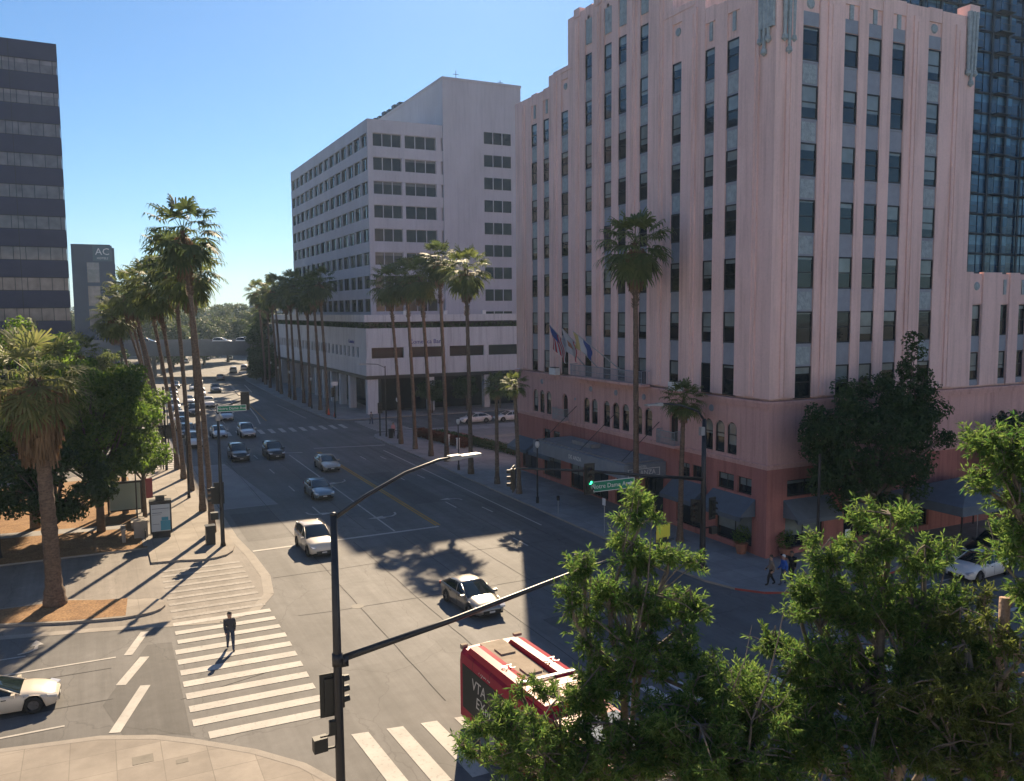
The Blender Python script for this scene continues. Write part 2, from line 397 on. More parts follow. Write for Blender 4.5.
tag(MB().sheet([(8.6, 71.5), (13.2, 71.5), (11.8, 93.5), (8.6, 93.5)], Z1).build('bus_pad', M_BUSPAD), kind='structure')

def block(name, poly, top, kerbw=.16, h=.13, kerbmat=None, z0=-.05):
    m = MB(); m.prism(poly, z0, h, 0, 1)
    return tag(m.build(name, [top, kerbmat or M_KERB]), kind='structure')
# left sidewalk with park
block('left_sidewalk', [(2.6, 61.9), (2.6, 57.9), (4.4, 57.6), (5.6, 57.15), (6.5, 57.2), (7.2, 57.6), (7.7, 58.4), (7.95, 59.5), (8.0, 62), (8.0, 90)]+arc(5.5, 90, 2.5, 0, 90, 5)+[(-60, 92.5), (-60, 90.0), (2.6, 90.0)], M_WALK)
block('park_ground', [(-60, 61.9), (2.6, 61.9), (2.6, 90.0), (-60, 90.0)], M_MULCH, h=.12)
tag(MB().sheet([(2.35, 62.2), (2.6, 62.2), (2.6, 90), (2.35, 90)], .135).build('park_edging', M_KERB), kind='structure')
tag(MB().sheet([(-60, 76), (1.0, 68.2), (1.6, 69.6), (-60, 78)], .125).build('park_path', M_WALK2), kind='structure')
block('far_left_sidewalk', arc(5.5, 107.5, 2.5, -90, 0, 5)+[(8.0, 150), (9.0, 170), (11, 200), (-60, 200), (-60, 105)], M_WALK2)
# island
isl = [(-60, 50.2), (-6, 50.0), (-2, 48.5), (.6, 47.9)]+arc(1.5, 49.3, 1.35, -80, 95, 8)+[(-.2, 51.6), (-1.8, 52.4), (-60, 53.4)]
block('corner_island', isl, M_WALK, h=.13)
tag(MB().sheet([(-60, 50.4), (-6, 50.2), (-2, 48.7), (.8, 48.1), (1.0, 51.1), (-.3, 51.4), (-1.9, 52.2), (-60, 53.2)], .135).build('island_mulch', M_MULCH), kind='structure')
# near sidewalk
near = [(-60, 36.2), (-12, 35.8), (-3.8, 35.1), (-.5, 34.5), (1.4, 33.6), (2.8, 32.5), (4.6, 30.8), (6.0, 29.0), (6.9, 27), (7.4, 25), (7.6, 20), (8.5, 15), (11.5, 13), (14, 12.5), (40, 12), (40, -60), (-60, -60)]
block('near_sidewalk', near, M_WALK)
k_ = MB()
for a, b in zip(near[:10], near[1:11]):
    d = Vector((b[0]-a[0], b[1]-a[1])).normalized(); nr = Vector((d.y, -d.x))*.32
    k_.sheet([a, b, (b[0]+nr.x, b[1]+nr.y), (a[0]+nr.x, a[1]+nr.y)], .134+.0003*near.index(a))
tag(k_.build('near_kerb', M_KERB), kind='structure')
# hotel block
hb = [(31.4, 104), (31.4, 42), (31.6, 38.8), (32.2, 36.9), (33.2, 35.6), (34.8, 34.8), (37.5, 34.5), (60, 36.2), (190, 44), (190, 108), (37, 108), (34, 107.6), (32.2, 106.3)]
block('hotel_sidewalk', hb, M_WALK2)
rk = MB()
for a, b in ((hb[3], hb[4]), (hb[4], hb[5]), (hb[5], hb[6]), (hb[6], (46, 35.14))):
    d = Vector((b[0]-a[0], b[1]-a[1])).normalized(); nr = Vector((d.y, -d.x))
    P = [(a[0]+nr.x*.01, a[1]+nr.y*.01), (b[0]+nr.x*.01, b[1]+nr.y*.01)]
    rk.add([(P[0][0], P[0][1], 0), (P[1][0], P[1][1], 0), (P[1][0], P[1][1], .125), (P[0][0], P[0][1], .125)], [(0, 1, 2, 3)])
tag(rk.build('red_kerb_face', M_REDKERB), kind='structure')
tag(MB().sheet([(42, 80), (80, 80), (80, 104), (42, 104)], .135).build('plaza_paving', slabs('plaza_pavers', (.26, .25, .24), 3, 3)), kind='structure')
tag(MB().sheet([(44, 86), (70, 86), (70, 88.5), (44, 88.5)], .14).add([(44, 96, .14), (70, 96, .14), (70, 98, .14), (44, 98, .14)], [(0, 1, 2, 3)]).build('plaza_bands', M_WALK), kind='structure')
# bank block and far side
block('bank_sidewalk', [(33.4, 122.6), (31.6, 123.8), (30.7, 126), (30.4, 140), (30.6, 165), (31.5, 205), (35, 240), (190, 240), (190, 122)], M_WALK2)
block('far_median', [(24.6, 170), (25.2, 170), (27.5, 205), (26.9, 205)], M_KERB)

# resurfaced patches, trench cuts and tar seams in the junction
M_NEWASPH = asphalt('asphalt_new', (.105, .102, .100)); M_TAR = mat('tar_seam', (.085, .082, .078), .95, var=.2, spec=.05)
pm = MB()
pm.sheet([(1.9, 33.7), (2.6, 33.2), (2.7, 43.5), (1.6, 43.6), (-.4, 37.5), (.3, 34.2)], .004)
pm.sheet([(23.2, 66), (26.0, 66), (26.0, 81), (23.2, 81)], .004); pm.sheet([(9.0, 60.5), (12.2, 60.5), (12.2, 69.5), (9.0, 69.5)], .004)
pm.sheet([(-30, 38.6), (-9, 38.4), (-9, 40.6), (-30, 40.9)], .004); pm.sheet([(20.5, 33), (23.4, 33.2), (23.0, 38.2), (20.2, 37.8)], .004)
tag(pm.build('asphalt_patches', M_NEWASPH), kind='structure')
ts = MB()
def seam(pts, wd=.05):
    for a, b in zip(pts, pts[1:]):
        a = Vector(a); b = Vector(b); d = (b-a).normalized(); n_ = Vector((d.y, -d.x))*wd*.5
        ts.sheet([tuple(a-n_), tuple(b-n_), tuple(b+n_), tuple(a+n_)], .0065+.0001*(len(ts.f) % 7))
def wob(x, y0, y1, k=9, s=.03): return [(x+rnd.uniform(-s, s), y0+(y1-y0)*i/k) for i in range(k+1)]
for x, y0, y1 in ((12.3, 31.5, 57), (15.6, 33, 57), (19.1, 31, 57), (22.6, 35, 57), (26.1, 38, 95), (28.6, 52, 100), (12.2, 60, 95), (17.3, 60, 96)): seam(wob(x, y0, y1, 16), .04)
for y in (44.2, 51.5): seam([(9+2*i, y+rnd.uniform(-.15, .15)-.05*i) for i in range(11)], .045)
for y in (38.0, 41.5): seam([(-20+2.0*i, y+rnd.uniform(-.08, .08)) for i in range(11)], .045)
seam([(2.5+.5*i, 36.6+.15*i) for i in range(10)], .04)
tag(ts.build('tar_seams', M_TAR), kind='structure')

# road markings ----------------------------------------------------------
def strip(m, a, b, wd, z=Z3):
    a = Vector(a); b = Vector(b); d = (b-a).normalized(); n = Vector((d.y, -d.x))*wd*.5
    m.sheet([tuple(a-n), tuple(b-n), tuple(b+n), tuple(a+n)], z)
mk = MB()
strip(mk, (8.9, 57.9), (22.4, 58.25), .32)
strip(mk, (19.05, 58.45), (19.1, 96), .14); strip(mk, (17, 98), (20.8, 97), .3)
strip(mk, (22.6, 99.2), (30.8, 97.6), .3)
for x in (15.5, 12.0):
    for y in np.arange(66.5, 96, 9.5):
        if x > 13: strip(mk, (x, y), (x, y+2.6), .12)
for y in np.arange(50.5, 96, 12.8): strip(mk, (25.9, y), (25.9, y+2.3), .12)
strip(mk, (29.35, 55), (29.45, 94), .13)
for y in (60.5, 76.0, 88.0): strip(mk, (27.9, y), (27.85, y+2.0), .12)
# long line beyond the far crossing, following the bend
L_ = [(20.9, 125), (21.9, 134), (23.2, 150), (24.6, 169)]
for a, b in zip(L_, L_[1:]): strip(mk, a, b, .18)
for (a, b) in (((16.4, 128), (17.2, 150)), ((28.2, 128), (28.0, 150))): strip(mk, a, b, .12)
for (a, b) in (((17.8, 152), (18.6, 163)), ((21.2, 152), (22.0, 163)), ((18.9, 176), (20, 190)), ((22.6, 176), (24, 190)), ((28, 176), (29.5, 195))): strip(mk, a, b, .16)
# side street, left leg
strip(mk, (-60, 43.6), (.2, 42.65), .14); strip(mk, (-60, 36.7), (-1.75, 36.25), .14)
strip(mk, (-60, 45.3), (-3.6, 44.75), .12)
strip(mk, (40, 32.3), (60, 33.6), .14); strip(mk, (40, 27.5), (70, 29.0), .3); strip(mk, (36.5, 24), (36.5, 33.5), .4)
tag(mk.build('lane_markings', M_PAINT), kind='structure')
mk = MB()
for a, b, wd in (((-.02, 34.75), (1.28, 38.75), .42), ((.32, 39.25), (1.42, 42.1), .42), ((.72, 42.65), (1.6, 45.5), .38)): strip(mk, a, b, wd)
tag(mk.build('stop_line', M_PAINT), kind='structure')
mk = MB()
for i in range(8):                                      # near part of the crossing
    y = 32.9+i*1.295
    xl = 2.75 if i else 3.2
    mk.sheet([(xl, y+.30), (xl, y-.30), (7.75+.02*i, y-.30-.1), (7.75+.02*i, y+.30-.1)], Z3)
for i in range(8, 11):
    y = 32.9+i*1.295
    mk.sheet([(2.95, y+.26), (2.95, y-.26), (7.85, y-.34), (7.85, y+.18)], Z3+.004)
tag(mk.build('crosswalk', M_PAINT), kind='structure')
mk = MB()
for i in range(9):
    y = 46.9+i*1.12
    mk.sheet([(3.0, y+.2), (3.0, y-.2), (7.75, y-.24), (7.75, y+.16)], Z3+.004)
tag(mk.build('worn_crosswalk', M_PAINTW), kind='structure')
mk = MB()
for i in range(18):
    x = 8.05+i*1.33
    mk.sheet([(x, 30.5-.33*i*.55), (x+.64, 30.4-.33*i*.55), (x+.9, 26-.33*i*.5), (x+.26, 26-.33*i*.5)], Z3)
tag(mk.build('near_crosswalk', M_PAINT), kind='structure')
mk = MB()
for i in range(16):
    x = 9.4+i*1.4
    mk.sheet([(x, 114.6), (x+.6, 114.6), (x+.75, 118.8), (x+.15, 118.8)], Z3)
for i in range(9):
    y = 109.6+i*1.3
    mk.sheet([(33.5, y), (38.5, y-.2), (38.5, y+.4), (33.5, y+.6)], Z3)
for i in range(9):
    y = 93.8+i*1.25
    mk.sheet([(2.0, y), (7.6, y), (7.6, y+.55), (2.0, y+.55)], Z3)
tag(mk.build('far_crosswalk', M_PAINT), kind='structure')
mk = MB()
for x in (22.35, 22.62): strip(mk, (x, 58.6), (x, 96.5), .15)
strip(mk, (22.3, 128), (24.6, 168), .12)
tag(mk.build('yellow_centre_line', M_YEL), kind='structure')
mk = MB()
def arrow_turn(m, x, y, s=1.0, ang=0, left=True):
    P = [(-.09, -1.5), (.09, -1.5), (.09, .2), (.55, .75), (.9, .75), (.9, 1.15), (1.9, .6), (.9, .05), (.9, .45), (.66, .45), (.30, .05), (.3, -.2), (-.09, -.2)]
    P = [(-.1, -1.0), (.04, -1.0), (.10, -.45), (.45, -.08), (1.0, .02), (1.0, -.28), (2.1, .12), (1.0, .52), (1.0, .20), (.35, .12), (-.02, -.35)]
    c, sn = math.cos(ang), math.sin(ang)
    Q = [((px if not left else -px)*s, py*s) for px, py in P]
    Q = [(x+c*px-sn*py, y+sn*px+c*py) for px, py in Q]
    bm = bmesh.new(); f = bm.faces.new([bm.verts.new((a, b, Z3)) for a, b in Q])
    bmesh.ops.triangulate(bm, faces=[f]); bm.faces.ensure_lookup_table(); bm.verts.index_update()
    m.add([v.co[:] for v in bm.verts], [[v.index for v in (fc.verts if fc.normal.z > 0 else reversed(fc.verts))] for fc in bm.faces]); bm.free()
arrow_turn(mk, 20.8, 63.0, 1.15, PI*.98, False)
arrow_turn(mk, 20.8, 78, 1.1, PI, False)
arrow_turn(mk, 14.6, 66.4, .95, PI, True)
arrow_turn(mk, 27.4, 66.5, .8, 0, True)
arrow_turn(mk, -3.2, 44.3+.9, .75, -PI/2+.1, True)
tag(mk.build('turn_arrows', M_PAINT), kind='structure')
# ================================================================== BUILDINGS
M_PINK = stucco('pink_stucco', (.78, .56, .515), (.66, .62, .60), .75)
M_PINKD = stucco('deep_pink_stucco', (.64, .395, .36), (.64, .60, .58), .75)
M_ROSE = stucco('rose_base_paint', (.44, .19, .165), (.6, .55, .55), .8)
M_SPAN = mat('grey_blue_spandrel', (.26, .29, .34), .6, var=.1, vscale=2)
M_ORN = mat('verdigris_ornament', (.30, .36, .38), .6, var=.25, vscale=3, bump=.8, bscale=9)
M_SASH = mat('dark_window_sash', (.012, .015, .018), .5)
M_WGL = glassmat('hotel_window_glass', (.012, .018, .022), (.20, .24, .24), .62)
M_WGL2 = glassmat('office_window_glass', (.02, .022, .028), (.13, .125, .125), .25, rough=.15, spec=.35)
M_DGL = glassmat('dark_office_glass', (.012, .014, .02), (.03, .03, .035), .15, rough=.2, spec=.3)
M_AWN = mat('slate_awning_canvas', (.12, .15, .18), .9, var=.1, vscale=2)
M_CANOPY = mat('canopy_metal', (.22, .25, .28), .6, var=.12, vscale=1.5)
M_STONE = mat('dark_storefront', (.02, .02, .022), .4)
M_CONC = stucco('pale_concrete', (.49, .49, .535), (.72, .74, .78), .5)
M_CONC2 = stucco('stained_pale_concrete', (.68, .68, .69), (.6, .6, .62), .8)
M_ROOF = mat('roof_gravel', (.25, .24, .23), .95, var=.15)
M_BRICKR = mat('red_brick_paving', (.28, .09, .07), .9, var=.2)

AX, BY = 37.8, 40.5          # the two facade planes of the hotel
HX1, HY1 = 56.0, 75.9
hotel = empty('hotel', (AX, BY, 0), 0, 'tall pink art deco hotel with grey spandrels and flags above its entrance canopy', 'hotel')
O = Vector((AX, BY, 0))
def H(o):                      # children were modelled in world coordinates
    o.parent = hotel
    o.location = Vector(o.location)-O
    return o
colsA = [(44.4, 1.18), (46.7, 1.05), (50.3, 1.1), (54.3, 1.1), (57.2, 1.15), (59.3, 1.15), (62.25, 1.1), (66.25, 1.25), (69.65, 1.1), (72.0, 1.15)]
colsB = [(40.65, 1.4), (44.1, 1.25), (46.2, 1.25), (48.4, 1.25), (51.85, 1.3)]
ROWS = [33.3, 29.8, 26.3, 22.8, 19.3, 15.8, 12.3]      # window heads
WH = 2.05
wall = MB()
def topA(y): return 40.8 if 52.2 < y < 64.5 else (36.9 if 48.3 < y < 68.2 else 35.9)
# facade A: piers between window columns
edges = [40.8]
for c, wd in colsA: edges += [c-wd/2, c+wd/2]
edges += [HY1]
DEP = .34
for i in range(0, len(edges), 2):
    a, b = edges[i], edges[i+1]
    tp = topA((a+b)/2)
    wall.box(AX, AX+DEP, a, b, 10.3, tp)
    if b-a > 1.6:                                        # buttress strip on broad piers
        mid = (a+b)/2
        wall.box(AX-.12, AX-.003, mid-.42, mid+.42, 10.4, tp-.5)
        wall.box(AX-.18, AX-.123, mid-.16, mid+.16, 10.4, tp-.9)
# heads above top windows and steps of the parapet
for c, wd in colsA:
    tp = topA(c)
    h0 = 37.15 if 52.2 < c < 64.5 else 33.35
    wall.box(AX+.14, AX+DEP, c-wd/2-.001, c+wd/2+.001, h0, tp-.25)
    wall.box(AX+.02, AX+.2, c-wd/2+.02, c+wd/2-.02, tp-.9, tp+.12)
# core
wall.box(AX+.72, HX1-.2, BY+.72, HY1-.1, 10.2, 35.4)
wall.box(AX+.72, HX1-.2, 48.8, 67.8, 35.4, 36.5)
wall.box(AX+.72, HX1-4, 52.4, 64.4, 36.5, 40.4)
# inner wall just behind the windows
wall.box(AX+DEP+.002, AX+.718, 40.86, HY1-.02, 10.1, 35.4); wall.box(AX+DEP+.002, AX+.718, 48.4, 68.1, 35.41, 36.6); wall.box(AX+DEP+.002, AX+.718, 52.3, 64.4, 36.61, 40.5)
for y0, y1 in ((48.3, 52.2), (64.5, 68.2)): wall.box(AX-.05, AX+.6, y0, y1, 36.61, 37.0)
for y0, y1, z in ((52.2, 53.0, 41.2), (55.2, 56.3, 41.5), (57.9, 58.6, 41.9), (60.2, 61.3, 41.5), (63.6, 64.5, 41.2)): wall.box(AX-.08, AX+.5, y0, y1, 40.5, z)
# facade B
eb = [AX+.342]
for c, wd in colsB: eb += [c-wd/2, c+wd/2]
eb += [HX1]
for i in range(0, len(eb), 2):
    a, b = eb[i], eb[i+1]
    wall.box(a, b, BY, BY+DEP, 10.3, 35.9 if i not in (2, 4, 6) else 36.2)
    if b-a > 1.5:
        mid = (a+b)/2
        wall.box(mid-.45, mid+.45, BY-.12, BY-.003, 10.4, 35.2)
        wall.box(mid-.17, mid+.17, BY-.18, BY-.123, 10.4, 34.8)
for c, wd in colsB:
    wall.box(c-wd/2-.001, c+wd/2+.001, BY+.14, BY+DEP, 33.35, 35.7)
    wall.box(c-wd/2+.02, c+wd/2-.02, BY+.03, BY+.2, 35.1, 36.0)
wall.box(AX+.35, HX1-.01, BY+DEP+.002, BY+.718, 10.1, 35.5)
# corner pier closing the two facades
wall.box(AX, AX+.341, BY, 40.8, 10.3, 36.3)
wall.box(AX-.1, AX+.9, BY-.1, BY+.9, 36.301, 36.9)
wall.box(HX1-.9, HX1+.1, BY-.1, BY+.9, 35.9, 36.7)
# far side wall
wall.box(HX1-.2, HX1, BY+DEP+.01, HY1, 10.3, 35.8)
wall.box(AX+DEP+.01, HX1-.21, HY1-.099, HY1, 10.3, 35.8)
H(wall.build('upper_wall', M_PINK))
# string courses
c_ = MB()
for z, h, pr_ in ((10.0, .16, .22), (9.72, .28, .12), (6.0, .14, .16), (5.82, .18, .09)):
    c_.box(AX-pr_, AX+.3, BY-pr_, HY1+.05, z, z+h-.002); c_.box(AX+.301, 78, BY-pr_, BY+.3, z, z+h-.002)
H(c_.build('string_course', M_PINKD))
# mezzanine wall with arched windows -------------------------------------
mz = MB()
mz.box(AX+.301, 77.9, BY+.301, HY1-.2, 6.1, 10.05)
archA = [71.9, 70.6, 69.3, 62.5, 61.2, 59.3, 57.9, 56.5, 54.7, 53.4, 46.3, 45.1, 43.9]
doorA = [66.25, 50.2]
archB = [60.6, 62.1, 63.6, 67.0, 68.5]
def arched_row(m, along, centres, wd, z0, z1, lo, hi, ztop, zbot):
    """front skin of wall with arched openings, from lo to hi along the axis"""
    d = .3
    def put(a0, a1, b0, b1):
        if a1-a0 < 1e-4: return
        if along == 'y': m.box(AX, AX+d, a0, a1, b0, b1)
        else: m.box(a0, a1, BY, BY+d, b0, b1)
    cur = lo
    for c, r in sorted(centres):
        put(cur, c-r, zbot, ztop); cur = c+r
        put(c-r, c+r, zbot, z0)
        n = 8; zs = z1-r
        P = []
        for k in range(n+1):
            a = PI-PI*k/n; P.append((c+r*math.cos(a), zs+r*math.sin(a)))
        for k in range(n):
            (a0, h0), (a1, h1) = P[k], P[k+1]
            if along == 'y': f = lambda s, z, q: (AX+q, s, z)
            else: f = lambda s, z, q: (s, BY+q, z)
            V = [f(a0, h0, 0), f(a1, h1, 0), f(a1, ztop, 0), f(a0, ztop, 0), f(a0, h0, d), f(a1, h1, d), f(a1, ztop, d), f(a0, ztop, d)]
            if along == 'y': m.add(V, [(3, 2, 1, 0), (0, 1, 5, 4)])
            else: m.add(V, [(0, 1, 2, 3), (4, 5, 1, 0)])
    put(cur, hi, zbot, ztop)
cA = [(c, .5) for c in archA]+[(c, .5) for c in doorA]
arched_row(mz, 'y', cA, 0, 6.35, 8.5, BY, HY1, 9.9, 6.1)
arched_row(mz, 'x', [(c, .5) for c in archB], 0, 6.35, 8.3, AX+.301, 77.9, 9.9, 6.1)
mz.box(AX+.302, AX+.9, HY1-.2, HY1-.001, 6.1, 9.9)
H(mz.build('mezzanine_wall', M_PINKD))
# medallions
for y, z in ((70.6, 9.3), (61.8, 9.3), (57.9, 9.3), (54.0, 9.3), (46.0, 9.25), (48.6, 8.2), (64.4, 8.2)):
    m = MB(); r = .26 if z > 9 else .14
    m.tube([(AX-.06, y, z), (AX+.02, y, z)], [r*.8, r], 12); H(m.build('medallion', M_SPAN, smooth=False))
# lower storey ------------------------------------------------------------
lo = MB()
def skin_rects(m, along, lo_, hi_, z0, z1, holes, d=.35):
    """wall skin from lo_..hi_ with rectangular holes (a0,a1,b0,b1), holes sorted and not overlapping along"""
    us = sorted({lo_, hi_, *[h[0] for h in holes], *[h[1] for h in holes]})
    for a0, a1 in zip(us, us[1:]):
        cuts = sorted([(h[2], h[3]) for h in holes if h[0] <= a0+1e-6 and h[1] >= a1-1e-6])
        z = z0
        for b0, b1 in cuts+[(z1, z1)]:
            if b0-z > 1e-3:
                if along == 'y': m.box(AX, AX+d, a0, a1, z, b0)
                else: m.box(a0, a1, BY, BY+d, z, b0)
            z = b1
holesA = [(41.8, 45.4, .5, 3.3), (41.9, 43.3, 3.9, 5.0), (43.6, 45.3, 3.9, 5.0), (46.6, 49.8, .5, 3.3), (46.8, 48.1, 3.9, 5.0), (48.3, 49.6, 3.9, 5.0),
          (51.4, 54.0, .2, 3.4), (55.0, 58.0, .2, 3.4), (59.0, 62.0, .2, 3.4), (63.0, 65.4, .2, 3.4), (67.0, 70.5, .5, 3.3), (67.2, 68.6, 3.9, 4.9), (69, 70.4, 3.9, 4.9), (71.6, 75.0, .5, 3.3)]
holesB = [(39.4, 42.8, .5, 3.3), (39.5, 42.9, 3.9, 5.0), (44.6, 48.0, .5, 3.3), (44.8, 48.2, 3.9, 5.0), (50.0, 53.0, .5, 3.3), (60, 66, .4, 3.2), (68, 74, .4, 3.2)]
def fixh(hs):
    return hs
skin_rects(lo, 'y', BY, HY1, 0.1, 5.85, holesA)
skin_rects(lo, 'x', AX+.351, 78, 0.1, 5.85, holesB)
lo.box(AX-.06, AX-.002, BY-.06, BY+.9, .1, 5.8); lo.box(AX-.001, AX+.9, BY-.06, BY-.002, .1, 5.8)
lo.box(AX+.36, HX1, HY1-.3, HY1, .1, 5.85)
H(lo.build('base_wall', M_ROSE))
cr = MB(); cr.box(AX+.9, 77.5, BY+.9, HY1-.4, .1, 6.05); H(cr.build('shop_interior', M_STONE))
# glass and frames
def pane(along, a, z, wd, h, depth, glass, frame, name, key, cache={}, rail=.5, mull=False):
    """one window: glass mesh with its frame as child; shared meshes for equal sizes"""
    k = (key, along, round(wd, 2), round(h, 2))
    if k not in cache:
        g = MB(); f = MB(); fw = .095
        if along == 'y':
            g.box(.03, .05, -wd/2+.04, wd/2-.04, .04, h-.04)
            for s in (-1, 1): f.box(-.02, .08, s*(wd/2-fw/2)-fw/2, s*(wd/2-fw/2)+fw/2, 0, h)
            f.box(-.02, .08, -wd/2+fw, wd/2-fw, 0, fw); f.box(-.02, .08, -wd/2+fw, wd/2-fw, h-fw, h)
            if rail: f.box(-.01, .028, -wd/2+fw, wd/2-fw, h*rail-.035, h*rail+.035)
            if mull: f.box(-.01, .028, -.03, .03, fw, h-fw)
        else:
            g.box(-wd/2+.04, wd/2-.04, .03, .05, .04, h-.04)
            for s in (-1, 1): f.box(s*(wd/2-fw/2)-fw/2, s*(wd/2-fw/2)+fw/2, -.02, .08, 0, h)
            f.box(-wd/2+fw, wd/2-fw, -.02, .08, 0, fw); f.box(-wd/2+fw, wd/2-fw, -.02, .08, h-fw, h)
            if rail: f.box(-wd/2+fw, wd/2-fw, -.01, .028, h*rail-.035, h*rail+.035)
            if mull: f.box(-.03, .03, -.01, .028, fw, h-fw)
        cache[k] = (g.mesh(name, glass), f.mesh('frame', frame))
    gm, fm = cache[k]
    loc = (AX+depth, a, z) if along == 'y' else (a, BY+depth, z)
    o = link(name, gm, None, loc); link('frame', fm, o)
    return o
_pieces = {}
def piece(name, m_, key, fn, loc):
    """one small part of the hotel; equal shapes share a mesh"""
    if (name, key) not in _pieces:
        q = MB(); fn(q); _pieces[(name, key)] = q.mesh(name, m_)
    return H(link(name, _pieces[(name, key)], None, loc))
def spandrel(along, c, wd, zb, zt):
    h = round(zt-zb, 2)
    if along == 'y':
        def fn(q): q.box(.11, DEP, -wd/2, wd/2, 0, h-.09); q.box(.06, DEP, -wd/2, wd/2, h-.088, h)
        piece('spandrel', M_SPAN, (along, wd, h), fn, (AX, c, zb))
    else:
        def fn(q): q.box(-wd/2, wd/2, .11, DEP, 0, h-.09); q.box(-wd/2, wd/2, .06, DEP, h-.088, h)
        piece('spandrel', M_SPAN, (along, wd, h), fn, (c, BY, zb))
def orn(fn, loc=(0, 0, 0)):
    q = MB(); fn(q); return H(q.build('ornament', M_ORN, loc=loc))
for c, wd in colsA:
    rows = ([37.1] if 52.2 < c < 64.5 else [])+ROWS
    for i, z in enumerate(rows):
        H(pane('y', c, z-WH, wd, WH, .09, M_WGL, M_SASH, 'window', 'hw'))
        if i+1 < len(rows): zt = z-WH; zb = rows[i+1]
        else: zt = z-WH; zb = 10.25

        if zt-zb > .05:
            spandrel('y', c, wd, zb, zt)
            if i < 3: orn(lambda q: q.box(AX+.08, AX+.108, c-wd/2+.15, c+wd/2-.15, zb+.15, zt-.2))
for c, wd in colsB:
    for i, z in enumerate(ROWS):
        H(pane('x', c, z-WH, wd, WH, .09, M_WGL, M_SASH, 'window', 'hw'))
        zb = ROWS[i+1] if i+1 < len(ROWS) else 10.25; zt = z-WH
        if zt-zb > .05:
            spandrel('x', c, wd, zb, zt)
            if c in (40.65, 51.85): orn(lambda q: q.box(c-wd/2+.12, c+wd/2-.12, BY+.08, BY+.108, zb+.12, zt-.2))
    piece('spandrel', M_SPAN, ('t', wd), lambda q: q.box(-wd/2, wd/2, .1, .138, 0, .83), (c, BY, 33.37))
# ornament: corner torches, relief panels under the parapet
for (x0, x1, y0, y1) in ((AX-.22, AX-.02, BY+.1, BY+1.2),):
    orn(lambda q: q.box(x0, x1, y0, y1, 33.0, 36.9))
def torch(m, c, ax):
    for dx in (-.35, 0, .35):
        p = Vector(c)+Vector(ax)*dx
        L = 4.6-abs(dx)*2
        m.tube([p+Vector((0, 0, 4.2)), p+Vector((0, 0, 4.2-L*.5)), p+Vector((0, 0, 4.2-L))], [.17, .14, .10], 8)
        m.lathe([(.02, -.42), (.2, -.25), (.16, 0), (.1, .05)], p+Vector((0, 0, 4.2-L)), 8)
for c, ax in (((AX-.14, 41.4, 32.2), (0, 1, 0)), ((AX+.9, BY-.14, 32.2), (1, 0, 0)), ((HX1-.6, BY-.14, 32.0), (1, 0, 0))): orn(lambda q: torch(q, c, ax))
for c, wd in colsA:
    tp = topA(c)
    if wd < 1.26 and 40 < tp < 42:
        q0 = MB(); q0.box(AX+.05, AX+.138, c-wd/2+.1, c+wd/2-.1, 37.9, 40.3)
        for k in range(5): q0.tube([(AX+.02, c, 38.2+k*.45), (AX+.06, c, 38.2+k*.45)], [.17, .2], 8)
        H(q0.build('ornament', M_ORN))
    else:
        orn(lambda q: q.tube([(AX+.05, c, tp-1.5), (AX+.15, c, tp-1.5)], [.24, .3], 12) if 48 < c < 52 or 65 < c < 68 else q.box(AX+.06, AX+.138, c-.15, c+.15, tp-2.1, tp-.8))
for c, wd in colsB:
    if c in (40.65, 51.85): orn(lambda q: q.tube([(c, BY+.05, 34.7), (c, BY+.15, 34.7)], [.26, .34], 12))
    else: orn(lambda q: q.box(c-.16, c+.16, BY+.05, BY+.138, 34.2, 35.4))
for c in archA:
    H(pane('y', c, 6.35, .98, 2.15, .12, M_WGL, M_SASH, 'arched_window', 'ha', rail=.6))
for c in archB:
    H(pane('x', c, 6.35, 1.0, 1.95, .12, M_WGL, M_SASH, 'arched_window', 'ha', rail=.6))
for c in doorA:
    H(pane('y', c, 6.1, 1.1, 2.9, .21, M_WGL, M_SASH, 'balcony_door', 'hd', rail=.7, mull=True))
for (a0, a1, b0, b1) in holesA:
    H(pane('y', (a0+a1)/2, b0, a1-a0, b1-b0, .2, M_WGL, M_SASH, 'shop_window' if b1-b0 > 1.5 else 'transom_window', 'hs', rail=0, mull=True))
for (a0, a1, b0, b1) in holesB:
    H(pane('x', (a0+a1)/2, b0, a1-a0, b1-b0, .2, M_WGL, M_SASH, 'shop_window' if b1-b0 > 1.5 else 'transom_window', 'hs', rail=0, mull=True))
# balconies
def balcony(y0, y1, z, out=.75, rail_m=M_SPAN, slab=M_PINKD, h=.95):
    b = MB(); b.box(AX-out, AX-.2, y0, y1, z-.18, z); o = H(b.build('balcony', slab))
    r = MB()
    for k in range(int((y1-y0)/.14)+1):
        y = y0+.05+k*.14
        if y < y1-.03: r.box(AX-out+.03, AX-out+.05, y, y+.03, z, z+h)
    r.box(AX-out+.02, AX-out+.06, y0, y1, z+h, z+h+.05); r.box(AX-out+.02, AX-out+.06, y0, y1, z+h*.5, z+h*.5+.03)
    for y in (y0+.02, y1-.05):
        for k in range(5): r.box(AX-out+.06+k*.12, AX-out+.08+k*.12, y, y+.03, z, z+h)
        r.box(AX-out+.06, AX-.2, y-.003, y+.04, z+h+.051, z+h+.09)
    rr = r.build('railing', rail_m); rr.parent = o
    return o
balcony(52.9, 63.7, 10.35, 1.0)
balcony(65.2, 67.3, 6.2, .8, M_ORN)
balcony(49.1, 51.3, 6.2, .8, M_ORN)
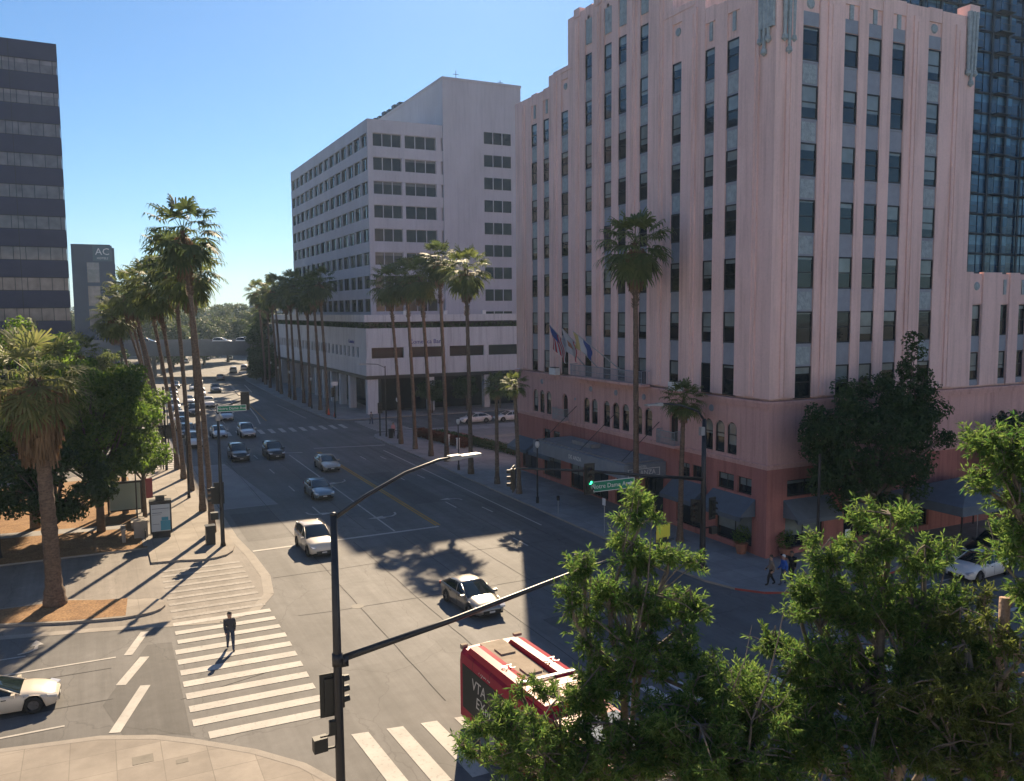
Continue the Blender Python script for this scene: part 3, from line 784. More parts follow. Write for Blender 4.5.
# air conditioner boxes
# awnings: sloped canvas with side cheeks
def awning_y(y0, y1, z0, z1, out, m=M_AWN, name='awning'):
    a = MB(); x0 = AX-.01; x1 = AX-out
    V = [(x0, y0, z1), (x0, y1, z1), (x1, y1, z0), (x1, y0, z0), (x0, y0, z1-.06), (x0, y1, z1-.06), (x1+.02, y1, z0-.3), (x1+.02, y0, z0-.3), (x0, y0, z0-.1), (x0, y1, z0-.1)]
    a.add(V, [(0, 1, 2, 3), (3, 2, 6, 7), (0, 3, 8), (2, 1, 9), (4, 7, 6, 5)]); return H(a.build(name, m))
def awning_x(xa, xb, z0, z1, out, m=M_AWN, name='awning'):
    a = MB(); y0 = BY-.01; y1 = BY-out
    V = [(xa, y0, z1), (xb, y0, z1), (xb, y1, z0), (xa, y1, z0), (xa, y0, z1-.06), (xb, y0, z1-.06), (xb, y1+.02, z0-.3), (xa, y1+.02, z0-.3), (xa, y0, z0-.1), (xb, y0, z0-.1)]
    a.add(V, [(3, 2, 1, 0), (7, 6, 2, 3), (8, 3, 0), (9, 1, 2), (5, 6, 7, 4)]); return H(a.build(name, m))
awning_y(41.5, 45.7, 2.7, 3.75, 1.3); awning_y(46.4, 50.1, 2.7, 3.75, 1.3); awning_y(66.7, 70.9, 2.7, 3.6, 1.4); awning_y(71.4, 75.4, 2.7, 3.6, 1.4)
awning_x(39.2, 43.1, 2.7, 3.75, 1.3); awning_x(44.4, 48.3, 2.7, 3.75, 1.3)
# entrance canopy
cp = MB(); cp.box(34.0, AX-.07, 51.0, 65.2, 3.7, 4.75); o = H(cp.build('entrance_canopy', M_CANOPY))
e = MB(); e.box(34.3, AX-.1, 51.3, 64.9, 4.76, 4.86); e.box(35.5, 36.4, 58, 61, 4.87, 5.2); q = e.build('canopy_roof', M_ROOF); q.parent = hotel; q.location = -O
lt = text('lettering', 'DE ANZA', .46, M_WHITE, hotel, Matrix.Identity(4))
lt.matrix_local = Matrix.Translation(-O) @ basis((33.98, 58, 4.22), (0, -1, 0), (0, 0, 1))
lt = text('lettering', 'HOTEL', .26, M_WHITE, hotel, Matrix.Identity(4))
lt.matrix_local = Matrix.Translation(-O) @ basis((35.6, 50.97, 4.52), (1, 0, 0), (0, 0, 1))
lt = text('lettering', 'DE ANZA', .5, M_WHITE, hotel, Matrix.Identity(4))
lt.matrix_local = Matrix.Translation(-O) @ basis((35.7, 50.97, 4.08), (1, 0, 0), (0, 0, 1))
fr = MB()
for a, b in (((34.35, 4.36), (37.15, 4.40)), ((34.35, 3.8), (37.15, 3.84))): fr.box(a[0], b[0], 50.965, 50.99, a[1], b[1])
for x in (34.35, 37.11): fr.box(x, x+.04, 50.965, 50.99, 3.84, 4.36)
H(fr.build('sign_frame', M_WHITE))
for y in (52.0, 58.0, 64.2):
    cl = MB(); cl.tube([(34.4, y, 4.8), (AX+.02, y, 7.6)], .03, 6); H(cl.build('canopy_stay', M_DARKPOLE))
# low eastern wing (upper wall above z=10)
lw = MB()
def wsp(a, b, z0, z1): H(MB().box(a, b, BY+.2, BY+.4, z0, z1).build('wing_spandrel', M_SPAN))
wc = [(57.4, 1.1), (60.5, 1.0), (62.6, 1.0), (65.6, 1.1), (68.6, 1.1), (71.6, 1.1), (74.6, 1.1)]
e2 = [HX1+.005]
for c, wd in wc: e2 += [c-wd/2, c+wd/2]
e2 += [77.9]
for i in range(0, len(e2), 2): lw.box(e2[i], e2[i+1], BY+.05, BY+.4, 10.3, 18.5)
s2 = MB()
for c, wd in wc:
    lw.box(c-wd/2-.001, c+wd/2+.001, BY+.17, BY+.4, 16.2, 18.4)
    wsp(c-wd/2, c+wd/2, 12.75, 13.9); wsp(c-wd/2, c+wd/2, 10.3, 10.72)
    for z in (13.9, 10.72): H(pane('x', c, z, wd, 2.25 if z > 13 else 2.0, .27, M_WGL, M_SASH, 'wing_window', 'hw2'))
lw.box(HX1+.01, 77.8, BY+.401, 60, 10.1, 18.2)
H(lw.build('wing_wall', M_PINK))
for c in (57.4,): orn(lambda q: q.tube([(c, BY+.1, 17.5), (c, BY+.2, 17.5)], [.26, .34], 12))
for c in (60.5, 62.6): orn(lambda q: q.box(c-.14, c+.14, BY+.1, BY+.168, 16.9, 18.0))
# tent-like dark canopy on the side street
tn = empty('tent_canopy', (51.0, 36.65, .13), 0, 'large dark pitched canopy over the pavement beside the pink hotel wing', 'canopy')
t_ = MB()
t_.add([(-2.5, -2.0, 3.3), (2.2, -2.0, 3.3), (6.5, -2.0, 3.3), (6.5, 3.6, 3.3), (-2.5, 3.6, 3.3), (2, .8, 4.5)], [(0, 1, 5), (1, 2, 5), (2, 3, 5), (3, 4, 5), (4, 0, 5)])
t_.add([(-2.5, -2.0, 3.3), (6.5, -2.0, 3.3), (6.5, -2.0, 2.7), (-2.5, -2.0, 2.7), (-2.5, 3.6, 3.3), (-2.5, 3.6, 2.7), (6.5, 3.6, 3.3), (6.5, 3.6, 2.7)], [(0, 3, 2, 1), (0, 4, 5, 3), (1, 2, 7, 6)])
t_.build('roof', M_AWN, tn)
for x, y in ((-2.4, -1.9), (6.4, -1.9), (6.4, 3.5), (-2.4, 3.5), (2, -1.9)): MB().box(x-.04, x+.04, y-.04, y+.04, 0, 3.3).build('leg', M_BLACK, tn)

# flags on the hotel front -------------------------------------------------
def flag(base, tip, colors, label, hang=1.5, width=1.5, kind='us'):
    e = empty('flag', base, 0, label, 'flag', 'flags over the hotel entrance')
    b = Vector(base); t = Vector(tip)-b
    MB().tube([(0, 0, 0), tuple(t)], [.05, .035], 8).build('pole', M_GREY, e)
    # cloth: hoist runs down the upper part of the pole, fly hangs down and swings
    nu, nv = 14, 10; m = MB(); d = t.normalized()
    V = []
    for i in range(nu+1):
        for j in range(nv+1):
            u = i/nu; v = j/nv
            p = t - d*(v*width) + Vector((-.10*math.sin(u*7+v*2)*u, -.5*u*hang*.75, -u*hang*.8)) + Vector((.12*math.sin(v*6+u*5), .1*math.sin(v*9), 0))*u
            V.append(p)
    F = []; mi = []
    m.v = [tuple(p) for p in V]
    for i in range(nu):
        for j in range(nv):
            m.f.append([i*(nv+1)+j, i*(nv+1)+j+1, (i+1)*(nv+1)+j+1, (i+1)*(nv+1)+j])
            if kind == 'us': k = 2 if (i < nu*.42 and j < nv*.54) else (0 if j % 2 == 0 else 1)
            elif kind == 'ca': k = 0 if j > nv*.82 else (2 if (5 <= i <= 8 and 3 <= j <= 5) else 1)
            else: k = 0 if j < 3 else (1 if j < 6 else 2)
            m.m.append(k)
    o = m.build('cloth', colors, e, smooth=True)
F_RED = mat('flag_red', (.40, .03, .04), .9); F_WH = mat('flag_white', (.42, .42, .43), .9); F_BL = mat('flag_blue', (.03, .06, .20), .9)
F_GO = mat('flag_gold', (.38, .30, .12), .9); F_BR = mat('flag_brown', (.30, .13, .06), .9)
flag((AX-.2, 62.4, 11.2), (AX-2.6, 64.4, 14.8), [F_RED, F_WH, F_BL], 'red and white striped flag with dark blue canton, leftmost over the hotel entrance', kind='us', hang=2.6, width=1.7)
flag((AX-.2, 60.4, 11.2), (AX-2.6, 62.2, 14.5), [F_RED, F_WH, F_BR], 'white flag with a red lower stripe, between the striped and the gold flags', kind='ca', hang=2.2, width=1.5)
flag((AX-.2, 56.9, 11.2), (AX-2.8, 60.0, 14.3), [F_GO, F_WH, F_BL], 'gold, white and blue flag, rightmost over the hotel entrance', kind='sj', hang=1.6, width=1.8)
for (y, lb) in ((49.6, 'white rooftop unit on the hotel ledge beside the second small palm'), (67.6, 'small dark-topped unit on the hotel ledge left of the flags')):
    m = MB(); m.box(-.4, .4, -.6, .6, 0, .62, 0); m.box(-.36, .36, -.5, .5, .62, .68, 1); o = m.build('air_conditioner', [M_WHITE, M_BLACK]); o.location = (AX-.32 if y > 60 else AX-.32, y, 10.162)
    o.scale = (.6, 1, 1)
    tag(o, lb, 'air conditioner')

# ------------------------------------------------------------------ the bank block across the far side street
bank = empty('bank_building', (37.5, 128, 0), 0, 'pale concrete office block with ribbon windows above a two-storey podium, left of the pink hotel', 'office building')
OB = Vector((37.5, 128, 0))
def K(o, par=None): o.parent = bank; o.location = Vector(o.location)-OB; return o
TX, TY, TY1 = 38.9, 128.8, 184.5
RB = [43.3-3.62*i for i in range(8)]
tw = MB()
tw.box(TX+.45, 96, TY+.45, TY1-.1, 14.0, 44.9)
tw.box(TX, TX+.45, TY, TY1, RB[0]+.35, 45.3); tw.box(TX+.451, 51.2, TY, TY+.45, RB[0]+.35, 45.3)
for i, z in enumerate(RB):                                       # spandrel bands
    zb = (RB[i+1] if i+1 < len(RB) else 15.0)
    tw.box(TX, TX+.45, TY, TY1, zb+.0, z-2.0)
    tw.box(TX+.451, 51.2, TY, TY+.45, zb, z-2.0)
    if i == 0: tw.box(TX, TX+.45, TY, TY1, z, z+.35); tw.box(TX+.451, 51.2, TY, TY+.45, z, z+.349)
for z in RB:                                                     # piers inside the bands
    for k in range(15):
        y = TY+.0+k*(TY1-TY-.5)/14
        tw.box(TX+.02, TX+.44, y, y+.5, z-2.0, z)
    for x in (TX+.46, 44.35, 50.1): tw.box(x, x+(.75 if x > 50 else .55 if x > 44 else .35), TY+.02, TY+.44, z-2.0, z)
K(tw.build('tower_wall', M_CONC))
up = MB()
up.box(51.2, 65, TY-.3, TY+.6, 14.0, 52.5); up.box(51.2, 65, TY+.601, 172, 44.9, 52.4)
up.box(51.1, 65.1, TY-.4, 172.1, 52.4, 52.8)
up.box(65.001, 96, TY+1.5, 172, 14, 45)
K(up.build('core_wall', M_CONC))
def bwin(along, fix, a, z, wd, h, nm, glass=M_WGL2, cache={}, par=None, sash=M_SASH):
    k = (along, round(wd, 2), round(h, 2), nm, glass.name)
    if k not in cache:
        g = MB(); f = MB()
        if along == 'y':
            g.box(.0, .03, -wd/2, wd/2, 0, h)
            for q in range(nm+1): y = -wd/2+q*wd/nm; f.box(-.08, -.002, max(-wd/2, y-.06), min(wd/2, y+.06), 0, h)
            f.box(-.07, -.003, -wd/2, wd/2, 0, .06); f.box(-.07, -.003, -wd/2, wd/2, h-.06, h)
        else:
            g.box(-wd/2, wd/2, .0, .03, 0, h)
            for q in range(nm+1): x = -wd/2+q*wd/nm; f.box(max(-wd/2, x-.06), min(wd/2, x+.06), -.08, -.002, 0, h)
            f.box(-wd/2, wd/2, -.07, -.003, 0, .06); f.box(-wd/2, wd/2, -.07, -.003, h-.06, h)
        cache[k] = (g.mesh('window', glass), f.mesh('frame', sash))
    gm, fm = cache[k]; o = link('window', gm, None, (fix, a, z) if along == 'y' else (a, fix, z)); link('frame', fm, o)
    return o
span = (TY1-TY-.5)/14
for z in RB:
    for k in range(14):
        if k % 2 == 0:
            y0 = TY+.5+k*span; y1 = TY+(k+2)*span
            K(bwin('y', TX+.3, (y0+y1)/2, z-2.0, y1-y0, 2.0, 6))
    K(bwin('x', TY+.3, 42.05, z-2.0, 4.55, 2.0, 3, sash=M_CONC)); K(bwin('x', TY+.3, 47.5, z-2.0, 5.15, 2.0, 3, sash=M_CONC))
for z in [44.9-3.62*i for i in range(9)]:
    K(bwin('x', TY-.302, 60.7, z-2.0, 5.0, 2.0, 3, sash=M_CONC))
# podium
px0, py0 = 37.5, 127.2
pd = MB()
pd.box(px0+.5, 100, py0+.5, 215, 8.9, 13.4)
pd.box(px0, px0+.5, py0, 210, 10.4, 13.4); pd.box(px0+.501, 100, py0, py0+.5, 10.4, 13.4)      # wall with the sign
pd.box(px0-.05, px0+.45, py0-.05, 210, 6.1, 8.75); pd.box(px0+.451, 100, py0-.05, py0+.45, 6.1, 8.75)
pd.box(px0-.3, px0+.6, py0-.3, 210, 14.4, 15.5); pd.box(px0+.601, 100, py0-.3, py0+.6, 14.4, 15.5)     # terrace fascia
for x in (37.55, 43.6, 50.5, 57.4, 64.3, 71.2): pd.box(x, x+.8, py0+.02, py0+.48, 8.75, 10.4)
for y in np.arange(py0+3.0, 208, 2.6): pd.box(px0+.02, px0+.48, y, y+1.3, 8.75, 10.4)
pd.box(px0+.01, px0+.49, py0+.49, py0+3.0, 8.75, 10.4)
K(pd.build('podium_wall', M_CONC2))
gg = MB(); gg.box(px0+.3, 99, py0+.48, 209, 8.75, 10.4); K(gg.build('podium_glass', M_DGL))
tr = MB(); tr.box(px0-.15, px0+.3, py0-.15, 210, 5.55, 6.098); tr.box(px0+.301, 100, py0-.15, py0+.3, 5.55, 6.098); K(tr.build('dark_fascia', M_DARKPOLE))
for x in (37.6, 47.6, 57.4, 67.2):
    pc = MB(); pc.box(x, x+(1.7 if x < 38 else 1.0), py0+.1, py0+1.2, .1, 5.55); K(pc.build('colonnade_column', M_CONC2))
for y in (137.5, 143.5, 149.5, 155.5, 161.5, 167.5, 173.5, 180, 187, 194, 201):
    pc = MB(); pc.box(px0+.1, px0+1.2, y, y+1.0, .1, 5.55); K(pc.build('colonnade_column', M_CONC2))
gi = MB(); gi.box(px0+3.5, 99, py0+4.0, 208, .1, 8.7); K(gi.build('shop_glazing', M_DGL))
pl = MB(); pl.box(px0+.6, 99, py0+.6, 208, 13.41, 14.35); K(pl.build('planter_recess', M_STONE))
for i in range(26):
    pass
for x in np.arange(44, 96, 6.8): K(MB().box(x-.3, x+.3, py0+.3, py0+.45, 15.5, 16.1).build('terrace_lamp', M_WHITE))
hd = MB()
for i in range(2600):
    if i < 1300: x, y = px0+.2+rnd.random()*.4, py0+rnd.random()*70
    else: x, y = px0+rnd.random()*60, py0+.2+rnd.random()*.4
    z = 13.4+rnd.random()*.75; s = .22
    d = Vector((rnd.uniform(-1, 1), rnd.uniform(-1, 1), rnd.uniform(-1, 1))).normalized(); u = d.orthogonal().normalized()*s; v = d.cross(u)
    p = Vector((x, y, z)); hd.add([p-u-v*.5, p+u-v*.5, p+u*.6+v*.6, p-u*.5+v*.5], [(0, 1, 2, 3)])
hg = tag(hd.build('terrace_hedge', M_LEAFD), 'dark trailing hedge in the planter along the podium terrace of the pale office block', 'hedge')
M_SGNB = mat('blue_sign_letters', (.02, .03, .25), .5)
for (s, sz, P, X) in (('Comerica', .85, (px0-.02, 135.5, 11.2), (0, -1, 0)), ('Comerica Bank', .95, (47.4, py0-.02, 11.2), (1, 0, 0))):
    lt = text('lettering', s, sz, M_SGNB, bank, Matrix.Identity(4), .03)
    lt.matrix_local = Matrix.Translation(-OB) @ basis(P, X, (0, 0, 1))
for x, y, h in ((55, 132, 2.2), (56.2, 134, 1.4), (62.5, 131, 1.2), (63.4, 131.5, .8)):
    an = MB(); an.tube([(x, y, 52.8), (x, y, 52.8+h)], .05, 5); an.box(x-.5, x+.5, y-.04, y+.04, 52.8+h*.7, 52.8+h*.7+.06); K(an.build('roof_antenna', M_DARKPOLE))
for k in range(6): K(MB().box(51.4, 52.2, 150+k*3, 151.5+k*3, 52.8, 53.6+.2*(k % 2)).build('roof_vent', M_DARKPOLE))

# ------------------------------------------------------------------ dark banded tower, left
M_BAND = mat('dark_spandrel_stone', (.058, .060, .105), .5, var=.08, vscale=.5, spec=.25)
M_STRIP = glassmat('tan_mirror_glass', (.20, .17, .17), (.26, .22, .215), .3, rough=.08, spec=.5)
M_STRIP2 = mat('tower_mullion', (.03, .03, .04), .5)
dt = empty('banded_office_tower', (-2.4, 120, 0), R_(2.6), 'dark office tower with alternating stone and glass bands at the left edge', 'office building')
m = MB(); fl = 3.72
m.box(-60, -.3, .3, 40, 0, 48.4); 
for i in range(13):
    z = 48.6-i*fl
    m.box(-60, 0, 0, 40.2, z-2.05, z)
m.build('wall', M_BAND, dt)
for i in range(13):
    z = 48.6-i*fl-2.05
    g = MB(); g.box(-60, -.1, .1, 40, z-1.67, z); o = g.build('window_band', M_STRIP, dt)
    f = MB()
    for k in range(46): f.box(-60+k*1.32, -60+k*1.32+.07, .02, .098, z-1.67, z)
    f.box(-60, -.1, .02, .098, z-.09, z-.0); f.box(-60, -.1, .02, .098, z-1.67, z-1.6)
    f.build('mullions', M_STRIP2, o)
for k in range(12): MB().box(-.06-k*5.1, -k*5.1, -.05, -.002, 0, 48.6).build('joint_strip', M_STRIP2, dt)

# hotel tower with two letters further away
M_NAVY = mat('navy_cladding', (.02, .04, .095), .6, var=.1, vscale=.4, spec=.2)
ac = empty('dark_hotel_tower', (-4.6, 270, 0), 0, 'slim navy clad tower with white letters at the top, behind the banded tower', 'hotel')
m = MB(); m.box(0, 11, 0, 18, 0, 34.6); m.box(0, 10, .3, 17, 34.6, 35.5)
for z in np.arange(3, 33, 3.1): m.box(11.001, 11.05, 0, 18, z, z+.1)
m.build('wall', M_NAVY, ac)
for i in range(3):
    MB().box(3.8, 6.9, -.06, -.004, 18.6-i*6.6+6.2, 24.2-i*6.6+6.2).build('window', M_STRIP, ac)
for i in range(9):
    g = MB(); g.box(11.06, 11.1, 1, 17, 3.6+i*3.1, 5.2+i*3.1); g.build('window_band', M_DGL, ac)
for (s, sz, z) in (('AC', 2.7, 33.4), ('HOTELS', .8, 31.6)):
    lt = text('lettering', s, sz, M_WHITE, ac, Matrix.Identity(4), .03); lt.matrix_local = basis((7.9, -.05, z), (1, 0, 0), (0, 0, 1))
g = MB(); g.box(5.4, 10.4, -.04, -.002, 30.8, 35.2); g.build('sign_panel', mat('teal_panel', (.02, .07, .11), .3), ac)

# glass residential tower, right, behind the hotel
M_BGL = glassmat('blue_glass', (.03, .085, .15), (.08, .18, .26), .5, rough=.04, spec=1.)
M_BGD = glassmat('blue_glass_dark', (.015, .035, .065), (.04, .09, .14), .4, rough=.05, spec=1.)
M_MUL = mat('tower_steel', (.035, .045, .055), .4, metal=.3)
gt = empty('glass_tower', (104, 90, 0), 0, 'tall blue glass apartment tower rising behind the right end of the pink hotel', 'apartment tower')
m = MB(); m.box(.3, 60, .3, 40, 0, 86)
for i in range(28): m.box(-.2, 60, -.2, 40, 2.6+i*3.1, 2.95+i*3.1)
for k in range(16): m.box(-.3+k*4.0, .2+k*4.0, -.35, -.201, 0, 86)
m.build('floor_slabs', M_MUL, gt)
for i in range(27):
    g = MB()
    for k in range(32):
        x = .05+k*1.86
        g.box(x, x+1.7, -.02+(.05 if k % 3 else -.04), .29, 2.96+i*3.1, 5.69+i*3.1, (k*7+i*3) % 3 % 2)
    g.box(-.05, .29, .3, 39, 2.96+i*3.1, 5.69+i*3.1, 0)
    o = g.build('window_band', [M_BGL, M_BGD], gt)
    if i > 1:
        b = MB(); b.box(1, 58, -.46, -.36, 2.7+i*3.1, 2.84+i*3.1)
        for k in range(8):
            x = 2.2+k*7.4
            b.box(x, x+3.2, -1.5, -.36, 2.7+i*3.1, 2.82+i*3.1); 
            for q in range(17): b.box(x+q*.2, x+q*.2+.02, -1.5, -1.48, 2.82+i*3.1, 3.8+i*3.1)
            b.box(x, x+3.2, -1.52, -1.46, 3.8+i*3.1, 3.86+i*3.1)
        b.build('balconies', M_MUL, gt)

# ------------------------------------------------------------------ freeway overpass
fw = empty('freeway_overpass', (25.0, 226.5, 0), -_yaw, 'long grey concrete freeway bridge crossing over the far end of the road', 'bridge')
m = MB(); m.box(-90, 90, -8, 8, 5.6, 7.6); m.build('deck', mat('bridge_concrete', (.17, .175, .18), .85, var=.1, vscale=.4), fw)
for y in (-8.25, 8.0):
    m = MB(); m.box(-90, 90, y, y+.25, 6.6, 9.1); m.build('parapet', MATS['bridge_concrete'], fw)
for x in (-52, -34, -13, 20, 40, 60):
    for y in (-5, 0, 5):
        m = MB(); m.tube([(x, y, -.05), (x, y, 5.6)], .55, 12); m.build('pier', MATS['bridge_concrete'], fw, smooth=False)
# sunlit pale buildings low behind the bridge
M_FARW = mat('far_pale_wall', (.42, .42, .42), .8)
for i, (x, y, sx, sy, h, lb) in enumerate(((8, 340, 26, 14, 9, 'low pale building beyond the freeway bridge behind the left palms'), (100, 420, 40, 20, 12, 'low pale building far beyond the freeway bridge, right of the road'))):
    e = empty('distant_building', (x, y, 0), -.3, lb, 'building')
    m = MB(); m.box(-sx/2, sx/2, 0, sy, 0, h); m.build('wall', M_FARW, e)
    for k in range(3):
        g = MB(); g.box(-sx/2+1, sx/2-1, -.05, -.003, 1.5+k*2.8, 2.8+k*2.8); 
        if 2.8+k*2.8 < h: g.build('window_band', M_DGL, e)
# glass pyramid roofed building peeking over the right palms
e = empty('glass_roofed_building', (66, 330, 0), 0, 'distant building with a pale sloped glass roof above the row of palms', 'building')
m = MB(); m.box(-10, 14, 0, 20, 0, 20); m.build('wall', M_FARW, e)
m = MB(); m.add([(-10, 0, 20), (14, 0, 20), (14, 20, 20), (-10, 20, 20), (7, 3, 31), (12, 3, 31), (12, 17, 31), (7, 17, 31)], [(0, 1, 5, 4), (1, 2, 6, 5), (2, 3, 7, 6), (3, 0, 4, 7), (4, 5, 6, 7)]); m.build('roof', M_BGL, e)

# unseen pale blocks added out of frame to bounce sunlight onto the shaded facades
M_PALEW = mat('bounce_block_wall', (.60, .65, .74), .85, var=.05, vscale=.2)
for i, (x, y, sx, sy, h, lb) in enumerate(((70, -62, 90, 30, 36, 'unseen pale bounce block added behind the viewer on the right'), (-30, -70, 90, 30, 34, 'unseen pale bounce block added behind the viewer on the left'))):
    e = empty('bounce_block', (x, y, 0), 0, lb, 'office building')
    m = MB(); m.box(-sx/2, sx/2, -sy, 0, 0, h); m.build('wall', M_PALEW, e)
    for k in range(int(h/4)-1):
        g = MB()
        for q in range(int(sx/4)): g.box(-sx/2+1+q*4, -sx/2+3.2+q*4, .003, .06, 3+k*4, 4.8+k*4)
        g.build('window_band', M_DGL, e)
e = empty('bounce_block', (-52, 10, 0), 0, 'long unseen pale bounce block added left of the park beyond the picture edge', 'office building')  # added out of view, reflects sun onto the hotel's road-facing wall
m = MB(); m.box(-20, 0, -60, 70, 0, 32); m.build('wall', M_PALEW, e)
for k in range(7):
    g = MB()
    for q in range(32): g.box(.003, .06, -59+q*4, -56.8+q*4, 3+k*4, 4.8+k*4)
    g.build('window_band', M_DGL, e)
# ================================================================== VEGETATION
nr = np.random.RandomState(11)
def unit(v): return v/np.maximum(1e-9, np.linalg.norm(v, axis=-1, keepdims=True))

def leaves(P, N, size, aspect=.5, jitter=.35, rs=nr, fold=.25, D=None):
    """rhombic leaves with a fold: P centres, N normals -> V,F (two tris sharing the midrib)"""
    n = len(P)
    N = unit(N+rs.normal(0, jitter, (n, 3)))
    if D is None: D = rs.normal(0, 1, (n, 3))
    D = unit(D-N*(D*N).sum(1, keepdims=True)); S = np.cross(N, D)
    L = (size*rs.uniform(.65, 1.3, n))[:, None]; W = L*aspect
    base = P-D*L*.5; tip = P+D*L*.5-N*L*.12
    l = P+S*W*.5+N*W*fold; r = P-S*W*.5+N*W*fold
    V = np.stack([base, r, tip, l], 1).reshape(-1, 3)
    F = np.arange(n*4).reshape(n, 4)
    return V, F

def clump_points(centres, radii, per, rs=nr, shell=.55):
    out = []; nrm = []
    for c, r in zip(centres, radii):
        k = int(per*(r**2))
        d = unit(rs.normal(0, 1, (k, 3))); q = rs.uniform(shell, 1.05, k)[:, None]
        sc = np.array([1, 1, .75])
        out.append(np.array(c)+d*q*r*sc); nrm.append(d+np.array([0, 0, .5]))
    return np.concatenate(out), unit(np.concatenate(nrm))

def limb_path(a, b, sag=.2, n=5, rs=nr):
    a = np.array(a, float); b = np.array(b, float); P = []
    side = rs.normal(0, 1, 3)*np.linalg.norm(b-a)*.06
    for i in range(n+1):
        t = i/n; P.append(tuple(a+(b-a)*t+np.array([0, 0, 1])*sag*math.sin(PI*t)*np.linalg.norm(b-a)*.5+side*math.sin(PI*t)))
    return P

def tree(name, x, y, base_z, h, rx, ry, crown_z0, nclump, per, leaf, lmat, label, cat='tree', group=None, trunk_r=.2, seed=1, bark=None, shape='round', trunk_lean=(0, 0), rmin=.55, rmax=1.1, aspect=.55):
    rs = np.random.RandomState(seed)
    e = empty(name, (x, y, base_z), 0, label, cat, group)
    cz = (crown_z0+h)/2; hz = (h-crown_z0)/2
    C = []; Rr = []
    for i in range(nclump):
        d = unit(rs.normal(0, 1, 3)); q = rs.uniform(.35, 1)**.6
        f = 1.0
        p = np.array([d[0]*rx*q, d[1]*ry*q, cz+d[2]*hz*q])
        if shape == 'cone': k = 1-.75*max(0, (p[2]-crown_z0)/(h-crown_z0)); p[0] *= k; p[1] *= k
        p[0] += trunk_lean[0]; p[1] += trunk_lean[1]
        C.append(p); Rr.append(rs.uniform(rmin, rmax))
    P, N = clump_points(C, Rr, per, rs)
    V, F = leaves(P, N, leaf, aspect, .5, rs)
    link('crown', npmesh('crown', V, F, lmat), e)
    m = MB()
    top = (trunk_lean[0]*.8, trunk_lean[1]*.8, cz)
    m.tube([(0, 0, -.1), (trunk_lean[0]*.2, trunk_lean[1]*.2, crown_z0*.6), (trunk_lean[0]*.5, trunk_lean[1]*.5, crown_z0), top], [trunk_r*1.25, trunk_r, trunk_r*.85, trunk_r*.4], 9)
    for c in C[::max(1, nclump//22)]:
        s = (trunk_lean[0]*.5, trunk_lean[1]*.5, min(c[2]-.2, crown_z0*rs.uniform(.75, 1.05)+.15*(c[2]-crown_z0)))
        m.tube(limb_path(s, c, .12, 4, rs), [trunk_r*.5, trunk_r*.38, trunk_r*.28, trunk_r*.2, trunk_r*.1], 5)
    m.build('trunk', bark or M_TRUNK, e, smooth=True)
    return e

def palm_crown(seed, R=3.0, fronds=44, nleaf=16, lo=-55, hi=80, leaflen=.46, wid=.06, pet=.62, dr=(.15, .42)):
    """fan palm head: petioles with costapalmate fans; returns V,F arrays"""
    rs = np.random.RandomState(seed); V = []; F = []
    def quad(a, b, c, d): 
        k = len(V); V.extend([a, b, c, d]); F.append((k, k+1, k+2, k+3))
    for i in range(fronds):
        t = (i+.5)/fronds
        el = math.radians(hi+(lo-hi)*(t**.85)+rs.uniform(-8, 8)); az = i*2.39996+rs.uniform(-.2, .2)
        out = np.array([math.cos(az), math.sin(az), 0.])
        d = out*math.cos(el)+np.array([0, 0, math.sin(el)])
        side = np.array([-math.sin(az), math.cos(az), 0.])
        Lp = R*pet*rs.uniform(.85, 1.1)
        p = np.zeros(3); prev = p; dd = d.copy()
        for s in range(4):
            dd = unit(dd+np.array([0, 0, -.10])); nx = prev+dd*Lp/4
            w0 = .045*(1-s*.15)
            quad(prev-side*w0, prev+side*w0, nx+side*w0*.85, nx-side*w0*.85); prev = nx
        up = unit(np.cross(side, dd)); 
        for k in range(nleaf):
            a = (k/(nleaf-1)-.5)*math.radians(225)
            ld = unit(dd*math.cos(a)+side*math.sin(a)+up*rs.uniform(-.12, .12))
            L = R*leaflen*(.72+.28*math.cos(a))*rs.uniform(.85, 1.08)
            wv = unit(np.cross(ld, up))*R*wid*.5
            b = prev+ld*L*.5+np.array([0, 0, -.03*L]); droop = rs.uniform(*dr)
            c = prev+ld*L*.82+np.array([0, 0, -droop*L*.5])
            e = c+unit(ld*.45+np.array([0, 0, -1.0]))*L*.24*rs.uniform(.5, 1.3)
            quad(prev-wv*.15, prev+wv*.15, b+wv, b-wv); quad(b-wv, b+wv, c+wv*.6, c-wv*.6); quad(c-wv*.6, c+wv*.6, e+wv*.05, e-wv*.05)
    return np.array(V), np.array(F)

def palm_skirt(seed, R=1.0, H=2.5, n=220, w=.10):
    rs = np.random.RandomState(seed); V = []; F = []
    for i in range(n):
        az = rs.uniform(0, 2*PI); z = -rs.uniform(0, 1)**1.0*H
        r0 = .25+.1*rs.rand(); out = np.array([math.cos(az), math.sin(az), 0]); side = np.array([-math.sin(az), math.cos(az), 0])
        rr = R*(1-.55*(-z/H))
        p0 = out*r0+np.array([0, 0, z]); p1 = out*rr*rs.uniform(.55, 1)+np.array([0, 0, z-.15]); p2 = p1+out*.06+np.array([0, 0, -rs.uniform(.5, 1.1)*.9])
        ww = w*rs.uniform(.6, 1.5)
        k = len(V); V.extend([p0-side*ww*.5, p0+side*ww*.5, p1+side*ww, p1-side*ww]); F.append((k, k+1, k+2, k+3))
        for q in range(3):
            o = side*(q-1)*ww*.8
            k = len(V); V.extend([p1+o-side*ww*.4, p1+o+side*ww*.4, p2+o*1.7+side*ww*.1+out*rs.uniform(-.1, .1), p2+o*1.7-side*ww*.1]); F.append((k, k+1, k+2, k+3))
    return np.array(V), np.array(F)

